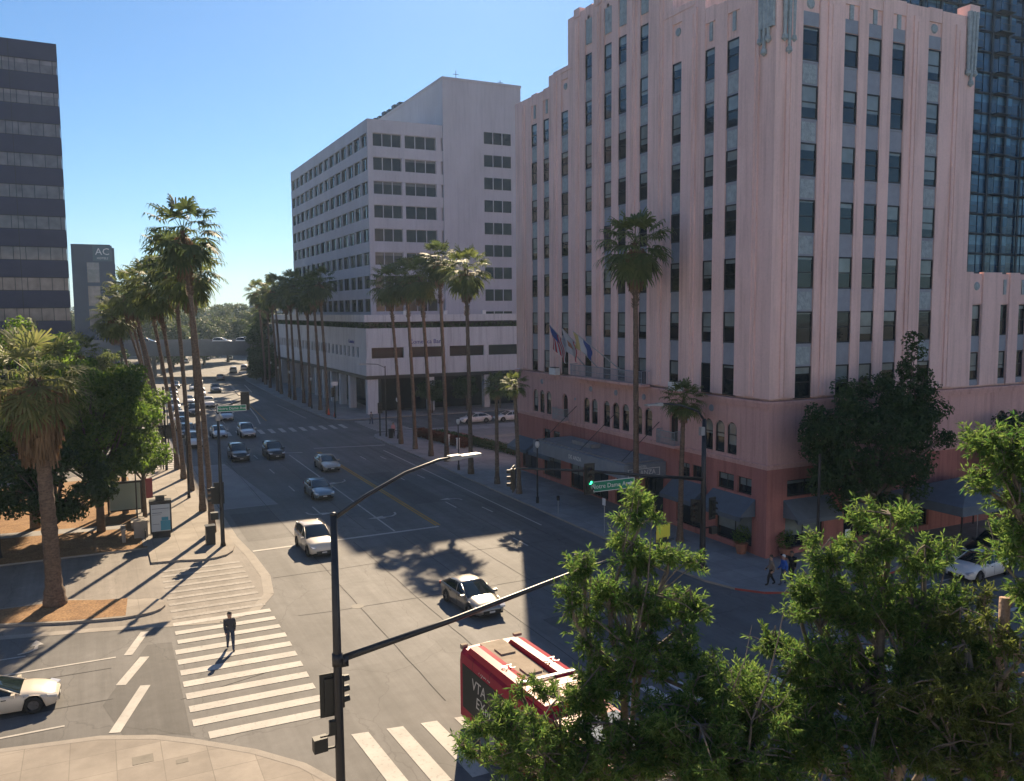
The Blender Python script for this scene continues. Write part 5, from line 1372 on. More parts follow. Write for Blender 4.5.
def carpaint(name, col, metal=.5, rough=.32):
    return mat(name, col, rough, metal=metal, coat=.8)
P_WARM = carpaint('warm_silver_paint', (.30, .28, .25), .6); P_SILVER = carpaint('silver_paint', (.50, .50, .50), .6); P_WHITE = carpaint('white_car_paint', (.72, .72, .70), .0, .4)
P_BLACK = carpaint('black_car_paint', (.015, .016, .018), .1); P_GREYB = carpaint('blue_grey_paint', (.20, .27, .32), .5)
P_CREAM = carpaint('cream_car_paint', (.70, .62, .50), .0, .4); P_CHAMP = carpaint('champagne_paint', (.48, .43, .36), .5)
P_DGREY = carpaint('dark_grey_paint', (.07, .075, .08), .5); P_BRONZE = carpaint('taupe_paint', (.30, .27, .25), .5); P_RED = mat('bus_red', (.29, .010, .035), .4, spec=.15, var=.12, vscale=.8)
_cm = {}
def car_meshes(kind):
    if kind in _cm: return _cm[kind]
    # x front positive. profile tables: (x, half width, z low, belt z, top crown z)
    if kind == 'sedan':
        L, Wd, Ht, wb, wr = 4.75, .91, 1.44, 1.38, .335
        B = [(-2.37, .66, .42, .78, .82), (-2.30, .78, .30, .93, .98), (-1.9, .87, .24, 1.0, 1.05), (-1.4, .905, .22, 1.0, 1.05), (-.5, .91, .20, .97, 1.0), (.5, .91, .20, .94, .98), (.95, .905, .20, .92, .99), (1.5, .89, .21, .84, .92), (2.0, .85, .23, .74, .80), (2.28, .74, .28, .62, .66), (2.37, .58, .36, .52, .54)]
        G = [(-1.95, .66, 1.02, .0), (-1.25, .66, 1.36, .0), (-.6, .68, 1.44, 0), (.15, .67, 1.42, 0), (1.12, .70, .98, 0)]
    elif kind == 'coupe':
        L, Wd, Ht, wb, wr = 4.35, .89, 1.30, 1.30, .34
        B = [(-2.15, .66, .40, .80, .84), (-2.05, .78, .28, .92, .96), (-1.6, .87, .22, .96, 1.0), (-1.0, .89, .20, .93, .97), (0, .88, .18, .88, .92), (.6, .88, .18, .86, .93), (1.2, .88, .18, .82, .90), (1.7, .85, .18, .72, .80), (2.05, .74, .22, .60, .64), (2.18, .55, .30, .50, .52)]
        G = [(-1.7, .60, .98, 0), (-1.0, .62, 1.22, 0), (-.4, .63, 1.29, 0), (.0, .62, 1.27, 0), (.85, .66, .92, 0)]
    elif kind == 'suv':
        L, Wd, Ht, wb, wr = 4.65, .94, 1.70, 1.36, .37
        B = [(-2.32, .74, .45, 1.0, 1.04), (-2.25, .84, .34, 1.12, 1.15), (-1.9, .92, .28, 1.12, 1.15), (-1.3, .94, .25, 1.10, 1.13), (-.3, .94, .24, 1.08, 1.1), (.6, .94, .24, 1.05, 1.1), (1.0, .93, .25, 1.03, 1.12), (1.6, .91, .27, .98, 1.07), (2.05, .87, .30, .90, .97), (2.26, .78, .34, .74, .78), (2.33, .62, .40, .62, .64)]
        G = [(-2.22, .70, 1.13, 0), (-1.95, .70, 1.60, 0), (-1.0, .71, 1.70, 0), (.0, .70, 1.68, 0), (.95, .74, 1.10, 0)]
    m = MB(); rings = []
    # resample along x for smoothness
    xs = [b[0] for b in B]; N = 30; X = [xs[0]+(xs[-1]-xs[0])*(i/N) for i in range(N+1)]
    X = sorted(set([round(v, 3) for v in X]+[xs[0], xs[-1]]))
    ip = lambda x, k: float(np.interp(x, xs, [b[k] for b in B]))
    for x in X:
        w = ip(x, 1); zl = ip(x, 2); zb = ip(x, 3); zt = ip(x, 4)
        cut = 0
        for cx in (-wb, wb):
            d = abs(x-cx)
            if d < wr+.07: cut = max(cut, math.sqrt((wr+.07)**2-d*d)+wr-.02)
        zl2 = max(zl, cut)
        zl2 = min(zl2, zb-.08)
        mid = (zl2+zb)/2+.05
        half = [(w*.90, zl2), (w*.985, zl2+.03), (w, min(mid, zb-.03)), (w*.975, zb-.05), (w*.93, zb), (w*.6, zt-.01), (0, zt)]
        r = [(x, -a, z) for a, z in half]+[(x, a, z) for a, z in reversed(half[:-1])]
        rings.append(r)
    loft(None, rings, m, 0, caps=True)
    body = m
    # greenhouse glass
    gl = MB(); gx = [g[0] for g in G]; NG = 16; rg = []
    for i in range(NG+1):
        x = gx[0]+(gx[-1]-gx[0])*i/NG
        wt = float(np.interp(x, gx, [g[1] for g in G])); zt = float(np.interp(x, gx, [g[2] for g in G])); wbody = ip(x, 1)*.93; zb = ip(x, 3)-.03
        zt = max(zt, zb+.03)
        f = min(1, (zt-zb)/(Ht-1.0))
        wt2 = wbody+(wt-wbody)*f
        rg.append([(x, -wbody, zb), (x, -wt2, zt-.05), (x, -wt2*.8, zt-.005), (x, 0, zt+.012), (x, wt2*.8, zt-.005), (x, wt2, zt-.05), (x, wbody, zb)])
    loft(None, rg, gl, 0, caps=False)
    # roof panel and pillars, proud of the glass
    rf = MB(); x0, x1 = G[1][0]+.02, G[3][0]-.02; rr = []
    for i in range(7):
        x = x0+(x1-x0)*i/6; wt = float(np.interp(x, gx, [g[1] for g in G])); zt = float(np.interp(x, gx, [g[2] for g in G]))+.012
        rr.append([(x, -wt-.012, zt-.09), (x, -wt*.97, zt-.04), (x, -wt*.8, zt+.01), (x, 0, zt+.03), (x, wt*.8, zt+.01), (x, wt*.97, zt-.04), (x, wt+.012, zt-.09)])
    loft(None, rr, rf, 0, caps=True)
    pl = MB()
    for s in (-1, 1):
        a = G[3]; b = G[4]
        pl.tube([(b[0]+.03, s*(ip(b[0], 1)*.93), ip(b[0], 3)), (a[0], s*(a[1]+.0), a[2]-.03)], .032, 5)
        a = G[1]; b = G[0]
        pl.tube([(b[0], s*(ip(b[0], 1)*.9), ip(b[0], 3)), (a[0], s*a[1], a[2]-.03)], .05 if kind != 'suv' else .07, 5)
        xm = -.12; pl.tube([(xm, s*ip(xm, 1)*.945, ip(xm, 3)-.02), (xm-.05, s*(.69 if kind != 'coupe' else .64), (G[2][2]+G[3][2])/2-.06)], .03, 4)
    rf.v += pl.v and []  # pillars added as the same painted roof mesh
    base = len(rf.v); rf.v += pl.v; rf.f += [[i+base for i in f] for f in pl.f]; rf.m += pl.m
    wh = MB(); prof = [(wr*.62, -.09), (wr*.96, -.10), (wr, -.06), (wr, .06), (wr*.96, .10), (wr*.62, .10), (wr*.60, .06)]
    tyre = MB()
    n = 20; vs = []; fs = []
    for r, y in prof:
        for k in range(n): a = 2*PI*k/n; vs.append((r*math.cos(a), y, r*math.sin(a)))
    for i in range(len(prof)-1):
        for k in range(n): fs.append((i*n+k, (i+1)*n+k, (i+1)*n+(k+1) % n, i*n+(k+1) % n))
    tyre.add(vs, fs)
    rim = MB(); rim.tube([(0, -.05, 0), (0, .045, 0)], wr*.3, 10); 
    for k in range(5):
        a = 2*PI*k/5; c = Vector((math.cos(a), 0, math.sin(a)))
        rim.obox(Vector((0, .05, 0))+c*wr*.33, c, (0, 1, 0), c.cross(Vector((0, 1, 0))), wr*.32, .015, .045)
    rim.tube([(0, .0, 0), (0, .02, 0)], wr*.60, 16)
    # trim
    xf = xs[-1]; zf = B[-2]
    gr = MB(); gr.box(xf-.16, xf+.012, -.52, .52, .36, .50); gr.box(xf-.10, xf+.015, -.42, .42, .26, .33); gr.box(xf-.13, xf-.05, -.5, .5, .3, .4)
    hl = []
    for s in (-1, 1):
        h = MB(); x_ = B[-2][0]; z_ = B[-2][3]
        h.obox((x_-.10, s*.70, z_+.015), (1, s*-.35, -.25), (.3, s*1, 0), (0, 0, 1), .17, .13, .045); hl.append(h)
    tl = []
    for s in (-1, 1):
        h = MB(); h.obox((xs[0]+.05, s*.66, B[1][3]-.10), (1, s*.25, 0), (0, 1, 0), (0, 0, 1), .06, .16, .07); tl.append(h)
    mr = []
    for s in (-1, 1):
        h = MB(); h.obox((G[4][0]-.22, s*(Wd+.08), ip(.8, 3)+.06), (1, 0, 0), (0, 1, 0), (0, 0, 1), .07, .11, .07); h.obox((G[4][0]-.2, s*(Wd-.01), ip(.8, 3)+.02), (1, 0, 0), (0, 1, 0), (0, 0, 1), .03, .08, .02); mr.append(h)
    pt = MB(); pt.box(xf+.016, xf+.03, -.16, .16, .36, .45)
    for s in (-1, 1):
        for xs_ in (-.98, .06, 1.02):
            ws = ip(xs_, 1); gr2 = [(xs_, s*(ws-.004), ip(xs_, 2)+.12), (xs_, s*(ws+.002), (ip(xs_, 2)+ip(xs_, 3))/2), (xs_-.03, s*(ws*.98), ip(xs_, 3)-.05)]
            body.tube(gr2, .008, 4, 1)
        for xs_ in (-.75, .28): body.obox((xs_, s*(ip(xs_, 1)-.002), ip(xs_, 3)-.13), (1, 0, 0), (0, 1, 0), (0, 0, 1), .09, .015, .015, 1)
    un = MB(); un.box(xs[0]+.15, xs[-1]-.15, -Wd*.8, Wd*.8, .2, .62)
    _cm[kind] = dict(body=body, glass=gl.mesh('windows', M_CARGLASS, True), roof=rf, tyre=tyre.mesh('tyre', M_LIP, True), rim=rim.mesh('rim', mat('alloy_rim', (.16, .16, .17), .45, metal=.6)), grille=gr.mesh('grille', M_BLACK),
                     hl=[h.mesh('headlight', M_HEAD) for h in hl], tl=[h.mesh('tail_light', M_TAIL) for h in tl], mr=mr, plate=pt.mesh('licence_plate', M_PLATE), under=un.mesh('underbody', M_LIP), wb=wb, wr=wr, Wd=Wd, painted={})
    return _cm[kind]
NAMES = {'sedan': 'sedan_car', 'coupe': 'coupe_car', 'suv': 'suv_car'}
def car(kind, x, y, ang, paint, label, group=None, z=.0, small=False, cat='car'):
    """ang: heading in degrees (0 = +X, 90 = +Y)"""
    c = car_meshes(kind)
    e = empty(NAMES[kind], (x, y, z), R_(ang), label, cat, group)
    if paint.name not in c['painted']:
        c['painted'][paint.name] = (c['body'].mesh('body', [paint, M_BLACK], True), c['roof'].mesh('roof', paint, True), [h.mesh('mirror', paint) for h in c['mr']])
    b, r, mrs = c['painted'][paint.name]
    link('body', b, e); link('windows', c['glass'], e); link('roof', r, e); link('underbody', c['under'], e)
    for sx in (-1, 1):
        for sy in (-1, 1):
            wt = link('tyre', c['tyre'], None); wt.name = 'wheel'
            wt.parent = e; wt.location = (sx*c['wb'], sy*(c['Wd']-.10), c['wr'])
            if sy < 0: wt.rotation_euler = (0, 0, PI)
            link('rim', c['rim'], wt)
    for k in range(2):
        link('headlight', c['hl'][k], e); link('tail_light', c['tl'][k], e)
        if not small: link('mirror', mrs[k], e)
    link('grille', c['grille'], e)
    if not small: link('licence_plate', c['plate'], e)
    return e
GT = 'cars driving towards the crossing'
car('suv', 12.75, 56.4, -88, P_CREAM, 'cream white suv rolling over the stop line in the sun', GT)
car('sedan', 17.0, 73.2, -90, P_GREYB, 'blue grey sedan in the shade, second behind the stop line', GT)
car('sedan', 20.8, 85.6, -90, P_CHAMP, 'silver sedan in the turn lane beside the yellow line', GT)
car('suv', 17.3, 95.6, -90, P_BLACK, 'black suv with white headlamps just before the far crossing, right one of the pair', GT)
car('suv', 13.6, 95.9, -90, P_BLACK, 'black suv over the end of the pale bus pad, left one of the pair', GT)
car('suv', 17.2, 113.5, -90, P_SILVER, 'silver suv crossing the far stripes, right of the other silver car', GT)
car('sedan', 13.9, 114.8, -90, P_SILVER, 'silver sedan near the far stripes, next to the palm trunks', GT)
car('suv', 17.2, 132.6, -91, P_SILVER, 'pale silver van-like car beyond the far stripes under the small green sign', GT)
car('suv', 17.0, 152.4, -92, P_WHITE, 'white suv in the shade third in line beyond the far stripes', GT)
car('suv', 13.6, 141.5, -91, P_DGREY, 'dark suv beyond the far stripes in the lane next to the palms', GT)
car('sedan', 14.6, 160, -92, P_WHITE, 'white car in the left queue far behind the dark suv', GT, small=True)
car('sedan', 26.6, 212, 84, P_BRONZE, 'lone taupe car far down the sunlit road', small=True)
_q = [(10.2, 108, P_WHITE, 'white parked car nearest in the queue by the left kerb'), (10.3, 116.5, P_DGREY, 'dark parked car second in the queue by the left kerb'), (10.4, 124.5, P_SILVER, 'silver parked car third in the queue by the left kerb'), (10.7, 132, P_WHITE, 'white parked car fourth in the queue by the left kerb'),
      (11.0, 141, P_DGREY, 'dark parked car fifth in the queue by the left kerb'), (11.4, 150, P_SILVER, 'silver parked car sixth in the queue by the left kerb'), (12.2, 163, P_WHITE, 'white parked car seventh in the queue by the left kerb'), (13.2, 176, P_DGREY, 'dark car eighth in the queue by the left kerb'),
      (17.8, 172, P_SILVER, 'silver car far back in the middle lane'), (18.2, 187, P_WHITE, 'white car in the middle lane close to the bridge'), (21.6, 180, P_DGREY, 'dark car in the inner lane close to the bridge'), (15.2, 195, P_BLACK, 'black car in the outer lane before the bridge shade'), (20.6, 202, P_WHITE, 'white car in the inner lane at the edge of the bridge shade')]
for x, y, p, lb in _q: car('sedan' if int(y) % 2 else 'suv', x, y, -93, p, lb, 'cars queued far down the left side of the road', small=True)
for i, (x, y) in enumerate(((33, 236), (37, 244), (26, 290), (34, 305), (41, 300))): car('suv', x, y, 80, (P_WHITE, P_SILVER, P_WHITE, P_SILVER, P_WHITE)[i], ['white car under the right end of the bridge', 'silver car under the right end of the bridge', 'white car in the sun beyond the bridge, leftmost', 'silver car in the sun beyond the bridge', 'white car in the sun beyond the bridge, rightmost'][i], 'cars near the freeway bridge', small=True)
car('sedan', 17.75, 41.4, -86, P_WARM, 'silver sedan with tan-lit roof and blue-tinted front crossing the junction')
car('coupe', -4.15, 38.9, -3, P_CREAM, 'cream coupe waiting at the left edge of the side street')
car('sedan', 47.0, 32.3, 184, P_WHITE, 'white sedan driving out of the side street on the right behind the foreground leaves', z=.0)
car('suv', 51.2, 34.2, 184, P_BLACK, 'black suv beside the white sedan at the right edge')
car('sedan', 48.6, 111.2, 180, P_WHITE, 'white sedan, front one of two parked past the plaza', 'white cars past the plaza')
car('sedan', 53.9, 110.8, 180, P_WHITE, 'white sedan, rear one of two parked past the plaza', 'white cars past the plaza')
for i, (s, y, p, lb) in enumerate(((-12.5, -4, P_DGREY, 'dark car on the freeway deck between the left palm trunks'), (5.5, -3, P_WHITE, 'white car on the freeway deck, leftmost of the group'), (10, 3.5, P_DGREY, 'dark car on the freeway deck behind the white cars'), (11.3, -3, P_WHITE, 'white car on the freeway deck, middle of the group'), (16.5, -2, P_WHITE, 'white car on the freeway deck at the edge of the right trees'), (23, 3, P_SILVER, 'silver car on the freeway deck among the palm heads'))):
    ca, sa = math.cos(-_yaw), math.sin(-_yaw)
    car('suv', 25+s*ca-y*sa, 226.5+s*sa+y*ca, math.degrees(-_yaw), p, lb, 'cars on the freeway deck', z=7.605+.55, small=True)

# ---- bus
bus = empty('city_bus', (13.4, 29.6, 0), R_(-88), 'red articulated city bus with dark panels lettered VTA, partly under the near tree', 'bus')
# local: +X runs towards the viewer (front), rear end at x=0
m = MB(); W2 = 1.29
def bsec(x, k=1.):
    return [(x, -W2*k, .38), (x, -W2*k, 2.55), (x, -W2*.97*k, 2.86), (x, -W2*.86*k, 3.02), (x, 0, 3.06), (x, W2*.86*k, 3.02), (x, W2*.97*k, 2.86), (x, W2*k, 2.55), (x, W2*k, .38)]
loft(None, [[(0.05, y*.96, z if z < 1 else z-.12) for x, y, z in bsec(0)]]+[bsec(x) for x in (.12, .5, 2, 5, 8, 10.6)], m, 0)
loft(None, [bsec(x) for x in (11.9, 14, 17.9)]+[[(18.1, y*.94, z if z < 1 else z-.15) for x, y, z in bsec(0)]], m, 0)
m.build('body', P_RED, bus)
m = MB(); loft(None, [[(x, y*(.96 if i % 2 else .90), z*(1 if i % 2 or z < 1 else .98)) for (x, y, z) in bsec(10.62+i*.14)] for i in range(10)], m, 0); m.build('bellows', M_LIP, bus)
m = MB()
for s in (-1, 1):
    m.box(.35, 10.2, s*W2-.012 if s > 0 else -W2-.012, s*W2+.012, .8, 2.52); m.box(12.2, 17.6, s*W2-.012, s*W2+.012, 1.15, 2.45)
m.box(-.005, .045, -1.05, 1.05, 1.5, 2.5); m.box(18.11, 18.14, -1.1, 1.1, 1.1, 2.7)
m.build('windows', mat('bus_dark_panel', (.010, .016, .018), .5, spec=.2), bus)
M_BUSW = mat('bus_white', (.5, .5, .48), .45); M_CREAMR = mat('bus_roof_cream', (.33, .275, .215), .8, spec=.1, var=.2, vscale=2)
m = MB(); m.box(.25, 4.9, -.5, .5, 3.065, 3.10); m.build('roof_walkway', M_CREAMR, bus)
m = MB()
for s in (-1, 1):
    for (a, b) in ((.55, 4.6),):
        y0, y1 = (s*.55, s*1.2) if s > 0 else (s*1.2, s*.55)
        loft(None, [[(x, y0, 3.0), (x, y0+.03, 3.0+h), (x, (y0+y1)/2, 3.03+h), (x, y1-.05, 3.0+h*.85), (x, y1, 2.9)] for x, h in ((a, .02), (a+.25, .26), (b-.3, .30), (b, .30))], m, 0)
m.box(4.62, 6.4, -1.1, 1.1, 3.04, 3.26)
m.build('roof_pod', mat('bus_red_gloss', (.32, .010, .035), .4, spec=.12, var=.15, vscale=1.5), bus)
for xh in (1.4, 3.4):
    MB().box(xh-.3, xh+.3, -.3, .3, 3.101, 3.16).build('roof_hatch', MATS['bus_roof_cream'], bus)
for xh in (1.2, 2.6, 4.2, 5.5, 7.0, 8.6, 10.0):
    m = MB()
    loft(None, [[(x, y*1.003, z+.004) for (x, y, z) in bsec(x)] for x in (xh, xh+.02)], m, 0, caps=False); m.build('panel_seam', M_LIP, bus)
m = MB(); m.box(4.45, 4.6, -1.14, 1.14, 3.31, 3.35); m.box(5.0, 5.2, -.1, .9, 3.262, 3.275); m.build('roof_trim', M_BUSW, bus)
m = MB(); m.box(7.6, 10.2, -.8, .8, 3.062, 3.24); m.build('roof_unit', mat('bus_pale_blue', (.20, .24, .28), .8, spec=.1), bus)
m = MB(); m.box(-.06, .12, -1.2, -.95, 2.95, 3.12); m.box(.12, .3, 1.02, 1.34, 3.1, 3.2); m.build('marker_box', MATS['bus_roof_cream'], bus)
for (s, sz, x, z, sh) in (('VTA', .62, 1.75, 2.02, .15), ('EXpress', .62, 2.55, 1.42, .15)):
    lt = text('lettering', s, sz, M_BUSW, bus, Matrix.Identity(4), .002, sh); lt.matrix_local = basis((x, -W2-.016, z), (1, 0, 0), (0, 0, 1))
lt = text('lettering', 'Hybrid', .34, M_BUSW, bus, Matrix.Identity(4), .002, .2); lt.matrix_local = basis((2.2, -W2*.97-.01, 2.72), (1, 0, 0), (0, .25, 1))
lt = text('lettering', '26', .62, M_BUSW, bus, Matrix.Identity(4), .002); lt.matrix_local = basis((3.4, .82, 3.36), (0, -1, 0), (1, 0, 0))
lt = text('lettering', '26', .5, M_BUSW, bus, Matrix.Identity(4), .002); lt.matrix_local = basis((3.2, -.82, 3.36), (0, -1, 0), (1, 0, 0))
for x in (2.9, 9.2, 14.6):
    for s in (-1, 1):
        m = MB(); m.tube([(x, s*(W2-.28), .5), (x, s*(W2+.015), .5)], .5, 20); o = m.build('wheel', M_LIP, bus)
        m = MB(); m.tube([(x, s*(W2+.016), .5), (x, s*(W2+.03), .5)], .28, 14); m.build('rim', M_GREY, o)
m = MB()
for s in (-1, 1): m.box(-.0, .045, s*1.08-.07, s*1.08+.07, .9, 1.4)
m.build('tail_light', M_TAIL, bus)

# ================================================================== STREET FURNITURE
def signal(parent, c, face, n=3, s=.34, plate=True, lit=None, litm=None, name='signal_head', yellow=False):
    """traffic light head centred at c looking along face (horizontal unit vector)"""
    f = Vector(face).normalized(); sd = Vector((-f.y, f.x, 0)); up = Vector((0, 0, 1)); c = Vector(c)
    m = MB(); H_ = n*s/2
    m.obox(c, sd, f, up, s*.5, s*.32, H_+.02, 0)
    if plate: m.obox(c-f*.02, sd, f, up, s*.5+.14, .015, H_+.17, 1)
    for i in range(n):
        p = c+up*(H_-s*(i+.5))+f*s*.33
        # visor
        vs = []; fs = []; k = 9
        for q in range(k):
            a = R_(-20+220*q/(k-1)); d = sd*math.cos(a)+up*math.sin(a)
            vs += [p+d*s*.40, p+d*s*.36+f*s*.62]
        for q in range(k-1): fs.append((2*q, 2*q+2, 2*q+3, 2*q+1))
        m.add(vs, fs, 0)
    o = m.build(name, [M_SIG, mat('yellow_backplate', (.62, .60, .06), .5) if yellow else M_SIG], parent)
    for i in range(n):
        p = c+up*(H_-s*(i+.5))+f*s*.33
        l = MB(); l.tube([p, p+f*.03], [s*.33, s*.28], 14); l.build('lens', (litm if lit == i else M_LENS), o)
    return o

def street_sign(parent, c, xdir, s, wd, h, arrow=False):
    x = Vector(xdir).normalized(); up = Vector((0, 0, 1)); n = x.cross(up); c = Vector(c)
    m = MB(); m.obox(c, x, n, up, wd/2, .015, h/2, 0); m.obox(c, x, n, up, wd/2-.035, .019, h/2-.035, 1)
    o = m.build('street_sign', [M_WHITE, M_SIGNG], parent)
    lt = text('lettering', s, h*.62, M_WHITE, o, Matrix.Identity(4), .003); lt.matrix_local = basis(c+n*.021-x*(h*.35 if arrow else 0), x, up)
    if arrow:
        m = MB(); q = c+x*(wd/2-h*.55)+n*.023; P = [(-.16, .035), (.03, .035), (.03, .10), (.17, 0), (.03, -.10), (.03, -.035), (-.16, -.035)]
        m.add([q+x*a*h/.42+up*b*h/.42 for a, b in P], [(0, 6, 5, 1), (2, 4, 3), (1, 5, 4, 2)]); m.build('arrow', M_WHITE, o)
    return o

def mast_top_lamp(parent, path, head_c, head_dir, L=1.0, m_=None):
    m = MB(); n = len(path); m.tube(path, [.075-.035*i/(n-1) for i in range(n)], 8); m.build('lamp_arm', M_DARKPOLE, parent, smooth=True)
    d = Vector(head_dir).normalized(); sd = Vector((-d.y, d.x, 0)); c = Vector(head_c)
    m = MB(); m.obox(c, d, sd, (0, 0, 1), L/2, .16, .05); m.obox(c-d*L*.35, d, sd, (0, 0, 1), L*.18, .12, .09); m.build('luminaire', M_GREY, parent)

# near mast on the near corner ----------------------------------
bx, by = 6.38, 25.6
pole = empty('traffic_mast', (bx, by, .13), 0, 'tall dark traffic mast in the near foreground with long arm reaching right and street lamp', 'traffic light')
def rel(p, o=None): return Vector(p)-Vector((bx, by, .13))
m = MB(); m.tube([(0, 0, 0), (0, 0, .5), (0, 0, 5), (0, 0, 9.62)], [.165, .155, .135, .105], 14); m.tube([(0, 0, 0), (0, 0, .12)], [.27, .27], 14); m.tube([(0, 0, 9.62), (0, 0, 9.7)], [.12, .07], 14); m.tube([(0, 0, 4.8), (0, 0, 5.2)], [.17, .17], 14); m.build('pole', M_DARKPOLE, pole, smooth=True)
arm = [rel((6.4, 25.62, 5.1)), rel((10.4, 26.05, 5.55)), rel((15.8, 27.2, 6.08)), rel((21.5, 28.5, 6.38))]
m = MB(); m.tube(arm, [.115, .10, .08, .05], 10); m.obox(rel((6.6, 25.63, 5.03)), (1, 0, 0), (0, 1, 0), (0, 0, 1), .12, .1, .16); m.build('mast_arm', M_DARKPOLE, pole, smooth=True)
signal(pole, rel((16.4, 27.5, 6.0)), (0, 1, 0), 3, .36)
signal(pole, rel((21.0, 28.6, 6.25)), (0, 1, 0), 3, .34, yellow=True)
m = MB(); c = rel((20.75, 28.2, 6.5)); m.obox(c+Vector((0, 0, .38)), (1, .1, 0), (0, 1, 0), (0, 0, 1), .36, .02, .27); m.obox(c+Vector((.05, 0, -.42)), (1, .1, 0), (0, 1, 0), (0, 0, 1), .36, .02, .2); m.build('reflective_panel', MATS['yellow_backplate'], pole)
mast_top_lamp(pole, [(0, 0, 9.5), rel((7.4, 25.7, 10.2)), rel((8.9, 26.1, 10.75)), rel((10.2, 26.5, 11.0)), rel((10.9, 26.7, 11.02))], rel((11.3, 26.8, 11.0)), (1, .25, 0), 1.25)
signal(pole, rel((bx-.22, by+.2, 3.95)), (.05, 1, 0), 3, .36)
sg = signal(pole, rel((bx+.12, by+.36, 3.95)), (1, .15, 0), 3, .34, plate=False)
m = MB(); m.obox(rel((bx-.62, by, 2.5)), (1, .1, 0), (0, 1, 0), (0, 0, 1), .22, .16, .22); m.obox(rel((bx-.3, by, 2.72)), (1, 0, 0), (0, 1, 0), (0, 0, 1), .3, .03, .03); m.obox(rel((bx-.3, by, 2.3)), (1, 0, 0), (0, 1, 0), (0, 0, 1), .3, .03, .03)
m.obox(rel((bx-.22, by, 2.95)), (1, 0, 0), (0, 1, 0), (0, 0, 1), .09, .09, .22); m.build('pedestrian_signal', M_SIG, pole)

# hotel corner mast ----------------------------------
bx, by = 32.75, 40.5
pole = empty('traffic_mast', (bx, by, .13), 0, 'dark traffic mast at the hotel corner holding the green street sign over the road', 'traffic light')
m = MB(); m.tube([(0, 0, 0), (0, 0, .4), (0, 0, 5), (0, 0, 9.3)], [.24, .19, .16, .12], 14); m.tube([(0, 0, 0), (0, 0, .2)], [.36, .33], 14); m.build('pole', M_DARKPOLE, pole, smooth=True)
m = MB(); m.tube([rel((32.7, 40.5, 5.75)), rel((28.5, 40.5, 6.35)), rel((24.5, 40.5, 7.0)), rel((19.9, 40.5, 7.55))], [.11, .095, .075, .05], 10); m.build('mast_arm', M_DARKPOLE, pole, smooth=True)
signal(pole, rel((24.6, 40.35, 6.55)), (-.1, -1, 0), 4, .36, lit=2, litm=M_LGREEN)
signal(pole, rel((19.85, 40.4, 7.0)), (-.8, .6, 0), 3, .36)
street_sign(pole, rel((26.15, 40.2, 6.1)), (1, 0, 0), 'Notre Dame Ave', 2.75, .6, True)
signal(pole, rel((32.05, 40.35, 3.9)), (-.8, -.5, 0), 3, .34)
signal(pole, rel((33.35, 40.35, 3.9)), (.2, -1, 0), 3, .34)
m = MB(); m.obox(rel((33.3, 40.2, 2.6)), (1, 0, 0), (0, 1, 0), (0, 0, 1), .22, .15, .22); m.obox(rel((33.1, 40.5, 2.7)), (1, 0, 0), (0, 1, 0), (0, 0, 1), .3, .03, .03); m.build('pedestrian_signal', M_SIG, pole)
m = MB(); m.obox(rel((32.5, 40.4, 8.7)), (1, 0, 0), (0, 1, 0), (0, 0, 1), .14, .12, .25); m.build('detector_box', M_GREY, pole)
mast_top_lamp(pole, [(0, 0, 9.2), rel((32.3, 40.5, 9.9)), rel((31.0, 40.6, 10.35)), rel((29.8, 40.7, 10.5))], rel((29.2, 40.7, 10.45)), (-1, 0, 0), 1.1)

# left corner mast -----------------------------------
bx, by = 7.25, 59.8
pole = empty('traffic_mast', (bx, by, .13), 0, 'slim dark mast on the left corner with back-turned signal heads and a small green sign', 'traffic light')
m = MB(); m.tube([(0, 0, 0), (0, 0, .3), (0, 0, 4.4), (0, 0, 9.75)], [.2, .14, .12, .08], 12); m.build('pole', M_DARKPOLE, pole, smooth=True)
m = MB(); m.tube([rel((7.25, 59.8, 9.3)), rel((8.2, 59.8, 9.85)), rel((9.0, 59.8, 10.1))], [.05, .045, .04], 8); m.build('mast_arm', M_DARKPOLE, pole)
signal(pole, rel((9.05, 59.8, 10.0)), (.1, 1, 0), 3, .3)
street_sign(pole, rel((8.15, 59.7, 9.55)), (1, 0, 0), 'Notre Dame Ave', 1.9, .42)
signal(pole, rel((7.15, 60.05, 3.75)), (.1, 1, 0), 3, .38); 
signal(pole, rel((6.72, 59.75, 3.7)), (-1, .1, 0), 3, .36, plate=False)
m = MB(); m.obox(rel((6.75, 59.7, 2.3)), (1, 0, 0), (0, 1, 0), (0, 0, 1), .24, .2, .24); m.build('pedestrian_signal', M_SIG, pole)
m = MB(); m.lathe([(0, 0), (.14, 0), (.2, .1), (.2, .32), (.12, .45), (0, .46)], rel((7.25, 59.8, 8.75)), 10); m.build('camera_dome', M_GREY, pole)
m = MB(); m.box(-.3, .3, -.28, .28, 0, 1.25); m.box(-.33, .33, -.31, .31, 1.25, 1.33); m.box(-.2, .2, -.3, -.281, .3, 1.1); o = m.build('litter_bin', M_DARKPOLE); o.location = (6.55, 60.7, .13); tag(o, 'dark square litter bin standing beside the left corner mast', 'litter bin')

